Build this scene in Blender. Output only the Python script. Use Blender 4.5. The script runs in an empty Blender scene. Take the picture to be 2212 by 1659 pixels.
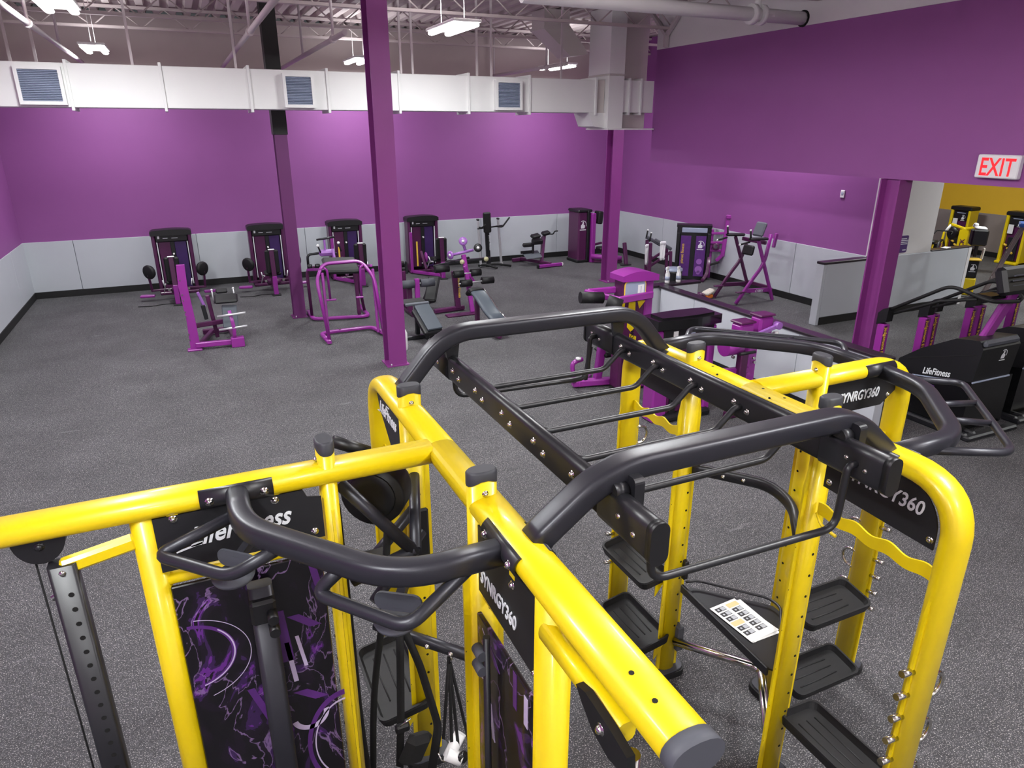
import bpy, bmesh, math, random
from mathutils import Vector as V, Matrix
random.seed(7)
scene = bpy.context.scene
COL = scene.collection
PI = math.pi

# ------------------------------------------------------------------ camera
CAM_H = 3.65
PITCH, YAW = math.radians(20.284), math.radians(24.636)
FPX = 1491.0
fw = V((math.sin(YAW)*math.cos(PITCH), math.cos(YAW)*math.cos(PITCH), -math.sin(PITCH)))
rt = V((math.cos(YAW), -math.sin(YAW), 0)); up = rt.cross(fw)
cd = bpy.data.cameras.new('camera'); cam = bpy.data.objects.new('camera', cd); COL.objects.link(cam)
cd.sensor_width = 36; cd.lens = FPX/2212*36; cd.clip_start = 0.05; cd.clip_end = 100
cam.matrix_world = Matrix((( rt.x, up.x, -fw.x, 0), (rt.y, up.y, -fw.y, 0), (rt.z, up.z, -fw.z, CAM_H), (0, 0, 0, 1)))
scene.camera = cam

# ------------------------------------------------------------------ world, exposure
w = bpy.data.worlds.new('world'); scene.world = w; w.use_nodes = True
w.node_tree.nodes['Background'].inputs[0].default_value = (0.80, 0.82, 0.88, 1)
w.node_tree.nodes['Background'].inputs[1].default_value = 0.05
scene.view_settings.view_transform = 'Standard'
scene.view_settings.look = 'None'
scene.view_settings.exposure = 0.35
scene.view_settings.gamma = 1.0
scene.view_settings.use_curve_mapping = False
LAMP_W = 140.0          # watts per tube pair of the ceiling strips

# ------------------------------------------------------------------ materials
def lin(c):
    c = c/255
    return c/12.92 if c <= 0.04045 else ((c+0.055)/1.055)**2.4
def rgb(r, g, b): return (lin(r), lin(g), lin(b), 1)
MATS = {}
def mat(name, col, rough=0.5, metal=0.0, coat=0.0, bump=0.0, bscale=200.0, var=0.0, vscale=3.0, emit=0, spec=None):
    m = bpy.data.materials.new(name); m.use_nodes = True
    nt = m.node_tree; b = nt.nodes['Principled BSDF']
    b.inputs['Base Color'].default_value = col
    b.inputs['Roughness'].default_value = rough; b.inputs['Metallic'].default_value = metal
    b.inputs['Coat Weight'].default_value = coat; b.inputs['Coat Roughness'].default_value = 0.12
    if spec is not None: b.inputs['Specular IOR Level'].default_value = spec
    tc = nt.nodes.new('ShaderNodeTexCoord')
    if var > 0:
        n = nt.nodes.new('ShaderNodeTexNoise'); n.inputs['Scale'].default_value = vscale; n.inputs['Detail'].default_value = 5
        nt.links.new(tc.outputs['Object'], n.inputs['Vector'])
        mx = nt.nodes.new('ShaderNodeMix'); mx.data_type = 'RGBA'
        d = tuple(max(0, c*(1-var)) for c in col[:3])+(1,); l = tuple(min(1, c*(1+var)) for c in col[:3])+(1,)
        mx.inputs['A'].default_value = d; mx.inputs['B'].default_value = l
        nt.links.new(n.outputs['Fac'], mx.inputs['Factor']); nt.links.new(mx.outputs['Result'], b.inputs['Base Color'])
    if bump > 0:
        n = nt.nodes.new('ShaderNodeTexNoise'); n.inputs['Scale'].default_value = bscale; n.inputs['Detail'].default_value = 3
        nt.links.new(tc.outputs['Object'], n.inputs['Vector'])
        bp = nt.nodes.new('ShaderNodeBump'); bp.inputs['Strength'].default_value = bump; bp.inputs['Distance'].default_value = 0.004
        nt.links.new(n.outputs['Fac'], bp.inputs['Height']); nt.links.new(bp.outputs['Normal'], b.inputs['Normal'])
    if emit:
        b.inputs['Emission Color'].default_value = col; b.inputs['Emission Strength'].default_value = emit
    MATS[name] = m
    return m
mat('yellow', rgb(224, 196, 4), 0.36, coat=0.25)
mat('graphite', rgb(46, 46, 53), 0.36, 0.35, bump=0.05, bscale=600)
mat('black_metal', rgb(33, 33, 37), 0.36, 0.1, bump=0.04, bscale=500)
mat('black_plastic', rgb(20, 20, 23), 0.42)
mat('black_plate', rgb(23, 23, 27), 0.55)
mat('cap_grey', rgb(72, 74, 82), 0.6)
mat('cap_dark', rgb(50, 51, 57), 0.55)
mat('rubber', rgb(24, 24, 26), 0.6, bump=0.1, bscale=150)
mat('pad_grey', rgb(88, 92, 100), 0.6)
mat('chrome', rgb(205, 203, 198), 0.14, 1.0)
mat('steel', rgb(205, 205, 208), 0.42, 0.55)
mat('letter_white', rgb(222, 224, 228), 0.5)
mat('hole', rgb(8, 7, 6), 0.9)
mat('strap', rgb(13, 13, 14), 0.8, bump=0.2, bscale=900)
mat('purple_paint', rgb(141, 77, 143), 0.62, bump=0.12, bscale=60, var=0.05, vscale=2.0)
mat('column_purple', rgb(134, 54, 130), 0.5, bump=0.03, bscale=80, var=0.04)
mat('column_purple_shaded', rgb(96, 38, 94), 0.5, bump=0.03, bscale=80, var=0.04)  # column purple darkened; shade on the left column is put into the colour
mat('beige_wall', rgb(186, 172, 170), 0.85, bump=0.1, bscale=30, var=0.05)
mat('white_wall', rgb(214, 212, 212), 0.8, var=0.03)
mat('panel_grey', rgb(184, 188, 195), 0.5, bump=0.03, bscale=80, var=0.04, vscale=2.5)
mat('seam', rgb(110, 113, 120), 0.6)
mat('base_black', rgb(16, 16, 17), 0.6)
mat('cap_black', rgb(38, 30, 38), 0.3)
mat('wall_yellow', rgb(222, 178, 40), 0.7, var=0.04)
mat('panel_taupe', rgb(140, 130, 126), 0.7, var=0.04)
mat('duct_white', rgb(224, 224, 223), 0.55, var=0.02)
mat('duct_beige', rgb(196, 190, 186), 0.6, var=0.03)
mat('grille', rgb(150, 160, 182), 0.5)
mat('deck', rgb(186, 172, 172), 0.8)
mat('deck_dark', rgb(120, 100, 104), 0.8)
mat('pipe', rgb(196, 186, 188), 0.6)
mat('machine_purple', rgb(142, 44, 142), 0.33, coat=0.3, var=0.03, vscale=8)
mat('machine_plum', rgb(78, 24, 70), 0.4, coat=0.2, var=0.15, vscale=7)
mat('shroud_violet', rgb(60, 34, 92), 0.35, coat=0.2, var=0.3, vscale=5)
mat('upholstery', rgb(13, 13, 15), 0.6, bump=0.05, bscale=300)
mat('pad_slate', rgb(72, 79, 88), 0.42, var=0.1)
mat('white_plastic', rgb(228, 228, 228), 0.4)
mat('red_letter', rgb(225, 30, 40), 0.5, emit=0.6)
mat('exit_face', rgb(236, 236, 238), 0.4)
mat('text_yellow', rgb(236, 196, 70), 0.5)
mat('sign_violet', rgb(74, 46, 110), 0.5)
mat('towel', rgb(235, 235, 238), 0.9, bump=0.3, bscale=200)
mat('orange', rgb(232, 130, 40), 0.5)
mat('blue', rgb(60, 110, 200), 0.5)
mat('wood_white', rgb(214, 208, 196), 0.7)
mat('grip', rgb(14, 14, 15), 0.7)
mat('paper', rgb(240, 240, 240), 0.8)
mat('paper_tan', rgb(226, 200, 150), 0.8)
mat('paper_dark', rgb(60, 60, 64), 0.8)
mat('light_purple', rgb(150, 96, 176), 0.35, coat=0.3)
mat('disc_olive', rgb(180, 176, 140), 0.5)
mat('gloss_black', rgb(15, 15, 17), 0.22, coat=0.4)
mat('graph_violet', rgb(88, 40, 118), 0.35, coat=0.3, var=0.25, vscale=14)
mat('graph_white', rgb(196, 180, 212), 0.4, coat=0.3)
mat('tube', rgb(255, 252, 246), 0.4, emit=14)

def floor_mat():
    m = bpy.data.materials.new('rubber_floor'); m.use_nodes = True; nt = m.node_tree; b = nt.nodes['Principled BSDF']
    tc = nt.nodes.new('ShaderNodeTexCoord')
    def noise(sc, det, rough=0.5):
        n = nt.nodes.new('ShaderNodeTexNoise'); n.inputs['Scale'].default_value = sc; n.inputs['Detail'].default_value = det
        n.inputs['Roughness'].default_value = rough
        nt.links.new(tc.outputs['Object'], n.inputs['Vector']); return n
    def ramp(src, stops):
        r = nt.nodes.new('ShaderNodeValToRGB'); e = r.color_ramp.elements
        while len(e) < len(stops): e.new(0.5)
        for i, (p, c) in enumerate(stops): e[i].position = p; e[i].color = c
        nt.links.new(src, r.inputs['Fac']); return r
    fleck = noise(120, 2.5, 0.55)
    r1 = ramp(fleck.outputs['Fac'], [(0.0, rgb(38, 38, 41)), (0.50, rgb(62, 61, 65)), (0.595, rgb(86, 85, 88)), (0.63, rgb(165, 162, 158)), (1.0, rgb(215, 212, 208))])
    wear = noise(1.1, 6, 0.62)
    r2 = ramp(wear.outputs['Fac'], [(0.3, (0.74, 0.74, 0.74, 1)), (0.55, (1, 1, 1, 1)), (0.74, (1.25, 1.25, 1.25, 1))])
    mu = nt.nodes.new('ShaderNodeMix'); mu.data_type = 'RGBA'; mu.blend_type = 'MULTIPLY'; mu.inputs['Factor'].default_value = 1
    nt.links.new(r1.outputs['Color'], mu.inputs['A']); nt.links.new(r2.outputs['Color'], mu.inputs['B'])
    mid = noise(26, 4, 0.6)
    r4 = ramp(mid.outputs['Fac'], [(0.33, (0.72, 0.72, 0.72, 1)), (0.5, (1, 1, 1, 1)), (0.68, (1.38, 1.38, 1.38, 1))])
    mu2 = nt.nodes.new('ShaderNodeMix'); mu2.data_type = 'RGBA'; mu2.blend_type = 'MULTIPLY'; mu2.inputs['Factor'].default_value = 1
    nt.links.new(mu.outputs['Result'], mu2.inputs['A']); nt.links.new(r4.outputs['Color'], mu2.inputs['B']); mu = mu2
    # scuffs: pale streaks
    mp = nt.nodes.new('ShaderNodeMapping'); mp.inputs['Scale'].default_value = (1.6, 7, 1); mp.inputs['Rotation'].default_value = (0, 0, 0.25)
    nt.links.new(tc.outputs['Object'], mp.inputs['Vector'])
    sc = nt.nodes.new('ShaderNodeTexNoise'); sc.inputs['Scale'].default_value = 1.0; sc.inputs['Detail'].default_value = 7; sc.inputs['Roughness'].default_value = 0.66
    nt.links.new(mp.outputs['Vector'], sc.inputs['Vector'])
    r3 = ramp(sc.outputs['Fac'], [(0.62, (0, 0, 0, 1)), (0.78, (0.55, 0.55, 0.55, 1))])
    ms = nt.nodes.new('ShaderNodeMix'); ms.data_type = 'RGBA'; ms.inputs['B'].default_value = rgb(140, 138, 142)
    nt.links.new(r3.outputs['Color'], ms.inputs['Factor']); nt.links.new(mu.outputs['Result'], ms.inputs['A'])
    nt.links.new(ms.outputs['Result'], b.inputs['Base Color']); b.inputs['Roughness'].default_value = 0.82
    bp = nt.nodes.new('ShaderNodeBump'); bp.inputs['Strength'].default_value = 0.25; bp.inputs['Distance'].default_value = 0.003
    nt.links.new(fleck.outputs['Fac'], bp.inputs['Height']); nt.links.new(bp.outputs['Normal'], b.inputs['Normal'])
    MATS['rubber_floor'] = m
floor_mat()

# ------------------------------------------------------------------ mesh helpers
def fillet(pts, r, seg=5):
    pts = [V(p) for p in pts]; out = [pts[0]]
    for i in range(1, len(pts)-1):
        a, p, b = pts[i-1], pts[i], pts[i+1]
        u = (a-p); lu = u.length; u.normalize(); q = (b-p); lq = q.length; q.normalize()
        d = min(r, lu*0.48, lq*0.48)
        s, e = p+u*d, p+q*d
        for k in range(seg+1):
            t = k/seg; out.append(s*(1-t)**2+p*2*t*(1-t)+e*t*t)
    out.append(pts[-1]); return out
def rprof(r, n=12): return [(r*math.cos(2*PI*k/n), r*math.sin(2*PI*k/n)) for k in range(n)]
def oval(wd, ht, n=16, sq=2.6):
    o = []
    for k in range(n):
        a = 2*PI*k/n; c, s = math.cos(a), math.sin(a)
        o.append((math.copysign(abs(c)**(2/sq), c)*wd/2, math.copysign(abs(s)**(2/sq), s)*ht/2))
    return o
def rrect(wd, ht, r, seg=4):
    o = []
    for cx, cy, a0 in ((wd/2-r, ht/2-r, 0), (-wd/2+r, ht/2-r, PI/2), (-wd/2+r, -ht/2+r, PI), (wd/2-r, -ht/2+r, 1.5*PI)):
        for k in range(seg+1):
            a = a0+PI/2*k/seg; o.append((cx+r*math.cos(a), cy+r*math.sin(a)))
    return o
class MB:
    def __init__(s): s.v = []; s.f = []; s.sm = []
    def _add(s, vs, fs, smooth):
        o = len(s.v); s.v += [tuple(v) for v in vs]; s.f += [tuple(i+o for i in f) for f in fs]
        s.sm += smooth if isinstance(smooth, list) else [smooth]*len(fs)
        return s
    def box(s, lo, hi, bev=0.0, m=None):
        return s._box([min(a, b) for a, b in zip(lo, hi)], [max(a, b) for a, b in zip(lo, hi)], bev, m)
    def _box(s, lo, hi, bev, m):
        c = [(a+b)/2 for a, b in zip(lo, hi)]; h = [abs(b-a)/2 for a, b in zip(lo, hi)]
        b = min([bev]+[x*0.9 for x in h])
        if b <= 0:
            vs = [V((c[0]+sx*h[0], c[1]+sy*h[1], c[2]+sz*h[2])) for sx in (-1, 1) for sy in (-1, 1) for sz in (-1, 1)]
            fs = [(0, 1, 3, 2), (4, 6, 7, 5), (0, 4, 5, 1), (2, 3, 7, 6), (0, 2, 6, 4), (1, 5, 7, 3)]
        else:
            vs = []; ix = {}
            for sx in (-1, 1):
                for sy in (-1, 1):
                    for sz in (-1, 1):
                        sg = (sx, sy, sz)
                        for ax in range(3):
                            p = [c[i]+sg[i]*(h[i] if i == ax else h[i]-b) for i in range(3)]
                            ix[sg, ax] = len(vs); vs.append(V(p))
            fs = []
            for ax in range(3):
                a1, a2 = (ax+1) % 3, (ax+2) % 3
                for sg in (-1, 1):
                    q = []
                    for s1, s2 in ((-1, -1), (1, -1), (1, 1), (-1, 1)):
                        k = [0, 0, 0]; k[ax] = sg; k[a1] = s1; k[a2] = s2; q.append(ix[tuple(k), ax])
                    fs.append(tuple(q) if sg > 0 else tuple(reversed(q)))
                for s1 in (-1, 1):
                    for s2 in (-1, 1):
                        k0 = [0]*3; k1 = [0]*3; k0[ax] = -1; k1[ax] = 1; k0[a1] = k1[a1] = s1; k0[a2] = k1[a2] = s2
                        fs.append((ix[tuple(k0), a1], ix[tuple(k1), a1], ix[tuple(k1), a2], ix[tuple(k0), a2]))
            for sx in (-1, 1):
                for sy in (-1, 1):
                    for sz in (-1, 1): fs.append(tuple(ix[(sx, sy, sz), a] for a in range(3)))
        if m is not None: vs = [m @ v for v in vs]
        return s._add(vs, fs, False)
    def cbox(s, c, size, rot=(0, 0, 0), bev=0.0):
        from mathutils import Euler
        m = Matrix.Translation(V(c)) @ Euler(rot).to_matrix().to_4x4()
        h = [x/2 for x in size]
        return s._box([-x for x in h], h, bev, m)
    def bar(s, a, b, wd, ht, bev=0.0, upv=(0, 0, 1)):
        """rectangular bar from a to b; ht measured along upv"""
        a, b = V(a), V(b); d = b-a; L = d.length; d.normalize(); u = V(upv)
        if abs(d.dot(u)) > 0.98: u = V((0, 1, 0))
        x = d.cross(u).normalized(); u = x.cross(d)
        m = Matrix(((x.x, d.x, u.x, a.x), (x.y, d.y, u.y, a.y), (x.z, d.z, u.z, a.z), (0, 0, 0, 1)))
        return s._box([-wd/2, 0, -ht/2], [wd/2, L, ht/2], bev, m)
    def sweep(s, path, prof, ref=None, closed=False, cap=True, smooth=True, scales=None):
        path = [V(p) for p in path]; n = len(path); k = len(prof); vs = []
        prev = None
        for i in range(n):
            if closed: t = (path[(i+1) % n]-path[i-1]).normalized()
            elif i == 0: t = (path[1]-path[0]).normalized()
            elif i == n-1: t = (path[-1]-path[-2]).normalized()
            else: t = ((path[i+1]-path[i]).normalized()+(path[i]-path[i-1]).normalized()).normalized()
            if ref is not None: u = V(ref)
            elif prev is not None: u = prev
            else: u = V((0, 0, 1)) if abs(t.z) < 0.9 else V((0, 1, 0))
            u = (u-t*u.dot(t)).normalized(); prev = u; x = t.cross(u)
            sc = scales[i] if scales else 1.0
            for px, py in prof: vs.append(path[i]+x*px*sc+u*py*sc)
        fs = []; sm = []
        for i in range(n if closed else n-1):
            a, b = i*k, ((i+1) % n)*k
            for j in range(k):
                j2 = (j+1) % k; fs.append((a+j, a+j2, b+j2, b+j)); sm.append(smooth)
        if cap and not closed:
            fs.append(tuple(range(k-1, -1, -1))); sm.append(False)
            fs.append(tuple(range((n-1)*k, n*k))); sm.append(False)
        return s._add(vs, fs, sm)
    def tube(s, path, r, n=12, closed=False): return s.sweep(path, rprof(r, n), closed=closed)
    def cyl(s, a, b, r, n=14, r2=None):
        a, b = V(a), V(b)
        return s.sweep([a, b], rprof(r, n), scales=[1.0, (r2/r if r2 is not None else 1.0)])
    def prism(s, poly, o, ux, uy, t0, t1):
        o, ux, uy = V(o), V(ux), V(uy); nn = ux.cross(uy).normalized(); k = len(poly)
        vs = [o+ux*x+uy*y+nn*t0 for x, y in poly]+[o+ux*x+uy*y+nn*t1 for x, y in poly]
        fs = [tuple(range(k-1, -1, -1)), tuple(range(k, 2*k))]+[(j, (j+1) % k, k+(j+1) % k, k+j) for j in range(k)]
        return s._add(vs, fs, False)
    def lathe(s, prof, o=(0, 0, 0), axis=(0, 0, 1), n=20):
        o, ax = V(o), V(axis).normalized(); u = V((1, 0, 0)) if abs(ax.x) < 0.9 else V((0, 1, 0))
        u = (u-ax*u.dot(ax)).normalized(); w_ = ax.cross(u); vs = []; k = len(prof)
        for i in range(n):
            a = 2*PI*i/n; d = u*math.cos(a)+w_*math.sin(a)
            for r, z in prof: vs.append(o+d*max(r, 1e-5)+ax*z)
        fs = [(i*k+j, ((i+1) % n)*k+j, ((i+1) % n)*k+j+1, i*k+j+1) for i in range(n) for j in range(k-1)]
        return s._add(vs, fs, True)
    def build(s, name, m, parent=None, off=(0, 0, 0), kind=None):
        me = bpy.data.meshes.new(name); o_ = V(off)
        me.from_pydata([tuple(V(v)-o_) for v in s.v], [], s.f); me.update()
        for p, q in zip(me.polygons, s.sm): p.use_smooth = q
        bm = bmesh.new(); bm.from_mesh(me); bmesh.ops.recalc_face_normals(bm, faces=bm.faces); bm.to_mesh(me); bm.free()
        me.materials.append(MATS[m])
        o = bpy.data.objects.new(name, me); COL.objects.link(o)
        if parent is not None: o.parent = parent
        if kind: o['kind'] = kind
        return o
def text_obj(name, s, size, o, ux, uy, m, parent=None, off=(0, 0, 0), shear=0.0, bold=0.0, align='LEFT', depth=0.0015, sx=1.0):
    cu = bpy.data.curves.new('t', 'FONT'); cu.body = s; cu.size = size; cu.shear = shear; cu.offset = bold
    cu.align_x = align; cu.extrude = depth; cu.resolution_u = 3
    to = bpy.data.objects.new('t', cu); COL.objects.link(to)
    dg = bpy.context.evaluated_depsgraph_get(); me = bpy.data.meshes.new_from_object(to.evaluated_get(dg))
    bpy.data.objects.remove(to); bpy.data.curves.remove(cu)
    ux, uy = V(ux), V(uy); nz = ux.cross(uy)
    mx = Matrix(((ux.x*sx, uy.x, nz.x, o[0]-off[0]), (ux.y*sx, uy.y, nz.y, o[1]-off[1]), (ux.z*sx, uy.z, nz.z, o[2]-off[2]), (0, 0, 0, 1)))
    me.transform(mx); me.materials.clear(); me.materials.append(MATS[m]); me.name = name
    ob = bpy.data.objects.new(name, me); COL.objects.link(ob)
    if parent is not None: ob.parent = parent
    return ob
def tag(o, label, cat, group=None):
    o['label'] = label; o['category'] = cat
    if group: o['group'] = group
    return o
def thing(name, label, cat, loc=(0, 0, 0), rz=0.0, group=None):
    o = bpy.data.objects.new(name, None); COL.objects.link(o); o.empty_display_size = 0.2
    o.location = loc; o.rotation_euler = (0, 0, rz)
    return tag(o, label, cat, group)
def struct(o, label=None):
    o['kind'] = 'structure'
    if label: o['label'] = label
    return o
def copy_tree(o, parent=None):
    c = o.copy(); COL.objects.link(c); c.parent = parent
    for ch in list(o.children): copy_tree(ch, c)
    return c
def dup(root, label, loc, rz, group=None):
    c = copy_tree(root); c['label'] = label; c.location = loc; c.rotation_euler = (0, 0, rz)
    if group: c['group'] = group
    return c

# ------------------------------------------------------------------ the room
XL, YB, XR = -3.45, 18.6, 12.2
BX = 9.6            # bulkhead plane
CEIL = 6.0
WH = 1.27           # wainscot height
WF = -5.0           # wall behind the photographer
fl = struct(MB().box((XL-0.2, WF-0.2, -0.1), (22.2, YB+0.2, 0)).build('floor', 'rubber_floor'), 'speckled charcoal rubber gym floor')
def panels(wall, axis, fixed, a0, a1, cuts, face, m='panel_grey', h=WH):
    """wainscot boards: separate pieces with thin joints"""
    cs = [a0]+sorted(cuts)+[a1]; g = 0.006
    for i in range(len(cs)-1):
        p, q = cs[i]+g, cs[i+1]-g
        if axis == 'x': MB().box((p, fixed, 0.11), (q, fixed+face*0.02, h), 0.004).build('panel', m, wall)
        else: MB().box((fixed, p, 0.11), (fixed+face*0.02, q, h), 0.004).build('panel', m, wall)
wb = struct(MB().box((XL-0.2, YB, 0), (22.2, YB+0.2, 4.75)).build('wall_back', 'purple_paint'), 'purple rear wall above grey wainscot panels')
MB().box((XL, YB-0.03, 4.75), (22, YB+0.2, CEIL)).build('upper_band', 'beige_wall', wb)
MB().box((XL, YB-0.006, 0.11), (XR, YB+0.01, WH-0.005)).build('joint_backing', 'seam', wb)
panels(wb, 'x', YB, XL, XR, [-2.48, 0.1, 2.66, 5.1, 7.55, 10.0], -1)
struct(MB().box((XL, YB-0.035, 0), (XR, YB, 0.15), 0.004).build('baseboard_back', 'base_black'))
wl = struct(MB().box((XL-0.2, WF, 0), (XL, YB, 4.75)).build('wall_left', 'purple_paint'), 'purple left side wall with grey wainscot')
MB().box((XL-0.2, WF, 4.75), (XL+0.03, YB, CEIL)).build('upper_band', 'beige_wall', wl)
MB().box((XL-0.01, WF, 0.11), (XL+0.006, YB, WH-0.005)).build('joint_backing', 'seam', wl)
panels(wl, 'y', XL, WF, YB, [17.2, 14.7, 12.2, 9.7, 7.2, 4.7, 2.2, -0.3], 1)
struct(MB().box((XL, WF, 0), (XL+0.035, YB, 0.15), 0.004).build('baseboard_left', 'base_black'))
RE = 9.6            # near end of the right wall
wr = struct(MB().box((XR, RE, 0), (XR+0.16, YB, CEIL)).build('wall_right', 'purple_paint'), 'purple right wall of the alcove behind the header')
MB().box((XR-0.006, RE, 0.11), (XR+0.01, YB, WH-0.005)).build('joint_backing', 'seam', wr)
panels(wr, 'y', XR, RE, YB, [11.42, 13.86, 16.3], -1)
MB().box((XR-0.012, RE-0.012, WH), (XR+0.17, RE+0.02, CEIL)).build('corner_bead', 'white_wall', wr)
struct(MB().box((XR-0.035, RE, 0), (XR, YB, 0.15), 0.004).build('baseboard_right', 'base_black'))
# header (bulkhead) over the opening
BY = 13.5
bh = struct(MB().box((BX, WF, 2.95), (BX+0.25, BY, 5.23)).build('wall_header', 'purple_paint'), 'deep purple header wall carrying the exit sign')
MB().box((BX-0.012, WF, 5.23), (BX+0.25, BY, CEIL)).build('upper_band', 'white_wall', bh)
# far room seen through the opening
wy = struct(MB().box((22.0, WF, 0), (22.2, YB, CEIL)).build('wall_far', 'wall_yellow'), 'yellow wall of the room beyond the opening')
panels(wy, 'y', 22.0, WF, YB, [16.4, 13.96, 11.5, 9.0, 6.6], -1, 'panel_taupe', 1.25)
struct(MB().box((21.96, WF, 0), (22.0, YB, 0.15)).build('baseboard_far', 'base_black'))
wn = struct(MB().box((XL-0.2, WF-0.2, 0), (22.2, WF, CEIL)).build('wall_front', 'white_wall'))
# half walls
HY = 9.52
hw = struct(MB().box((10.98, HY, 0), (XR, HY+0.14, 1.2)).build('wall_half_rear', 'panel_grey'), 'grey half wall with a dark cap beside the purple column')
MB().box((10.94, HY-0.025, 1.2), (12.9, HY+0.17, 1.25), 0.01).build('cap', 'cap_black', hw)
MB().box((11.03, HY-0.015, 0.16), (XR, HY, 1.2), 0.003).build('panel', 'panel_grey', hw)
MB().box((10.95, HY-0.012, 0), (11.03, HY+0.15, 1.2), 0.004).build('end_trim', 'panel_grey', hw)
MB().box((11.03, HY-0.02, 0), (XR, HY, 0.15)).build('base_strip', 'base_black', hw)
hw2 = struct(MB().box((XR, HY, 0), (15.28, HY+0.14, 1.25)).build('wall_half_side', 'panel_grey'), 'grey half wall right of the purple column')
MB().box((XR, HY-0.015, 0.16), (15.2, HY, 1.24), 0.003).build('panel', 'panel_grey', hw2)
MB().box((14.0, HY-0.02, 1.25), (15.33, HY+0.17, 1.275), 0.008).build('cap', 'cap_black', hw2)
MB().box((XR, HY-0.02, 0), (15.2, HY, 0.15)).build('base_strip', 'base_black', hw2)
MB().box((15.2, HY-0.02, 0), (15.3, HY+0.16, 1.25), 0.004).build('end_trim', 'white_wall', hw2)
wp = struct(MB().box((XR+0.16, HY, 1.25), (13.97, HY+0.14, CEIL)).build('wall_pier', 'white_wall'), 'white wall pier above the half wall')
# L-shaped divider in the middle
DX, DZ = 7.36, 1.07
dv = struct(MB().box((DX, 5.3, 0), (DX+0.13, 9.75, DZ-0.04)).build('wall_divider', 'panel_grey'), 'low grey divider wall with glossy dark cap')
MB().box((DX-0.03, 5.27, DZ-0.04), (DX+0.16, 9.795, DZ), 0.008).build('cap', 'cap_black', dv)
for a, b in ((5.3, 6.6), (6.61, 8.84), (8.85, 9.75)):
    MB().box((DX-0.012, a, 0.15), (DX, b, DZ-0.045), 0.003).build('panel', 'panel_grey', dv)
MB().box((DX-0.016, 5.3, 0), (DX, 9.75, 0.15)).build('base_strip', 'base_black', dv)
dw = struct(MB().box((7.0, 9.83, 0), (8.22, 9.96, DZ-0.04)).build('wall_divider_return', 'panel_grey'), 'short return of the low divider wall')
MB().box((6.97, 9.80, DZ-0.04), (8.26, 10.0, DZ), 0.008).build('cap', 'cap_black', dw)
MB().box((DX+0.14, 9.815, 0.15), (8.21, 9.83, DZ-0.045), 0.003).build('panel', 'panel_grey', dw)
# steel columns (wide-flange, flanges facing front and rear)
def column(x, y, wx, wy_, z1, label, rz=0, cm='column_purple'):
    t = thing('steel_column', label, 'column', (x, y, 0), rz, 'purple steel columns'); fl_ = 0.022
    MB().box((-wx/2, -wy_/2, 0), (wx/2, -wy_/2+fl_, z1)).build('front_flange', cm, t)
    MB().box((-wx/2, wy_/2-fl_, 0), (wx/2, wy_/2, z1)).build('rear_flange', cm, t)
    MB().box((-0.012, -wy_/2+fl_, 0), (0.012, wy_/2-fl_, z1)).build('web', cm, t)
    p = MB().box((-wx/2-0.04, -wy_/2-0.03, 0), (wx/2+0.04, wy_/2+0.03, 0.02)).build('base_plate', cm, t)
    MB().cyl((-wx/2+0.03, -wy_/2-0.012, 0.02), (-wx/2+0.03, -wy_/2-0.012, 0.05), 0.012, 8).build('bolt', 'steel', p)
    return t
c1_ = column(1.80, 14.5, 0.23, 0.26, CEIL, 'shade-darkened purple steel column farther left, beside the tubular purple frame', 0, 'column_purple_shaded')
column(2.78, 10.7, 0.29, 0.33, CEIL, 'tall purple steel column in the centre, nearest the yellow rig')
column(9.52, 14.85, 0.28, 0.30, CEIL, 'purple steel column below the vertical white duct')
column(9.66, 7.33, 0.27, 0.33, 2.95, 'purple steel column under the header beside the grey half wall')
MB().box((-0.13, -0.15, 3.55), (0.13, 0.15, CEIL-0.01)).build('upper_black_shade', 'base_black', c1_)  # black upper part, run below the duct to paint in its shadow
# ------------------------------------------------------------------ pixel helpers (directions only; the plane gives the distance)
def pray(px, py): return rt*((px-1106)/FPX)-up*((py-829.5)/FPX)+fw
def at_z(px, py, z=0.0): d = pray(px, py); k = (z-CAM_H)/d.z; return V((d.x*k, d.y*k, z))
def at_y(px, py, y): d = pray(px, py); k = y/d.y; return V((d.x*k, y, CAM_H+d.z*k))
def at_x(px, py, x): d = pray(px, py); k = x/d.x; return V((x, d.y*k, CAM_H+d.z*k))

# ------------------------------------------------------------------ ceiling
mb = MB(); per = 0.3; x = XL-0.2; prof = []
while x < 22.2:
    prof += [(x, 0.0), (x+0.13, 0.0), (x+0.16, 0.08), (x+0.27, 0.08)]; x += per
prof = prof+[(22.2, 0.0), (22.2, 0.16), (XL-0.2, 0.16)]
mb.prism([(a, b) for a, b in prof], (0, 0, CEIL), (1, 0, 0), (0, 0, 1), -(YB+0.2), -(WF-0.2))
struct(mb.build('ceiling', 'deck'), 'fluted metal roof deck painted greyish')
def joist(y):
    m = MB(); zt, zb_ = CEIL-0.02, CEIL-0.42
    m.bar((XL, y, zt-0.03), (22, y, zt-0.03), 0.1, 0.05); m.bar((XL, y, zb_), (22, y, zb_), 0.09, 0.05)
    xx = XL; k = 0
    while xx < 21.5:
        m.cyl((xx, y, zb_ if k % 2 else zt-0.04), (xx+0.45, y, zt-0.04 if k % 2 else zb_), 0.014, 6); xx += 0.45; k += 1
    o = m.build('trim_%d' % joist.n, 'deck'); joist.n += 1
    return struct(o, 'open web roof joist spanning below the deck')
joist.n = 1
for y in (17.5, 15.6, 13.0, 11.1, 9.2, 6.5, 3.8, 1.1): joist(y)
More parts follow.
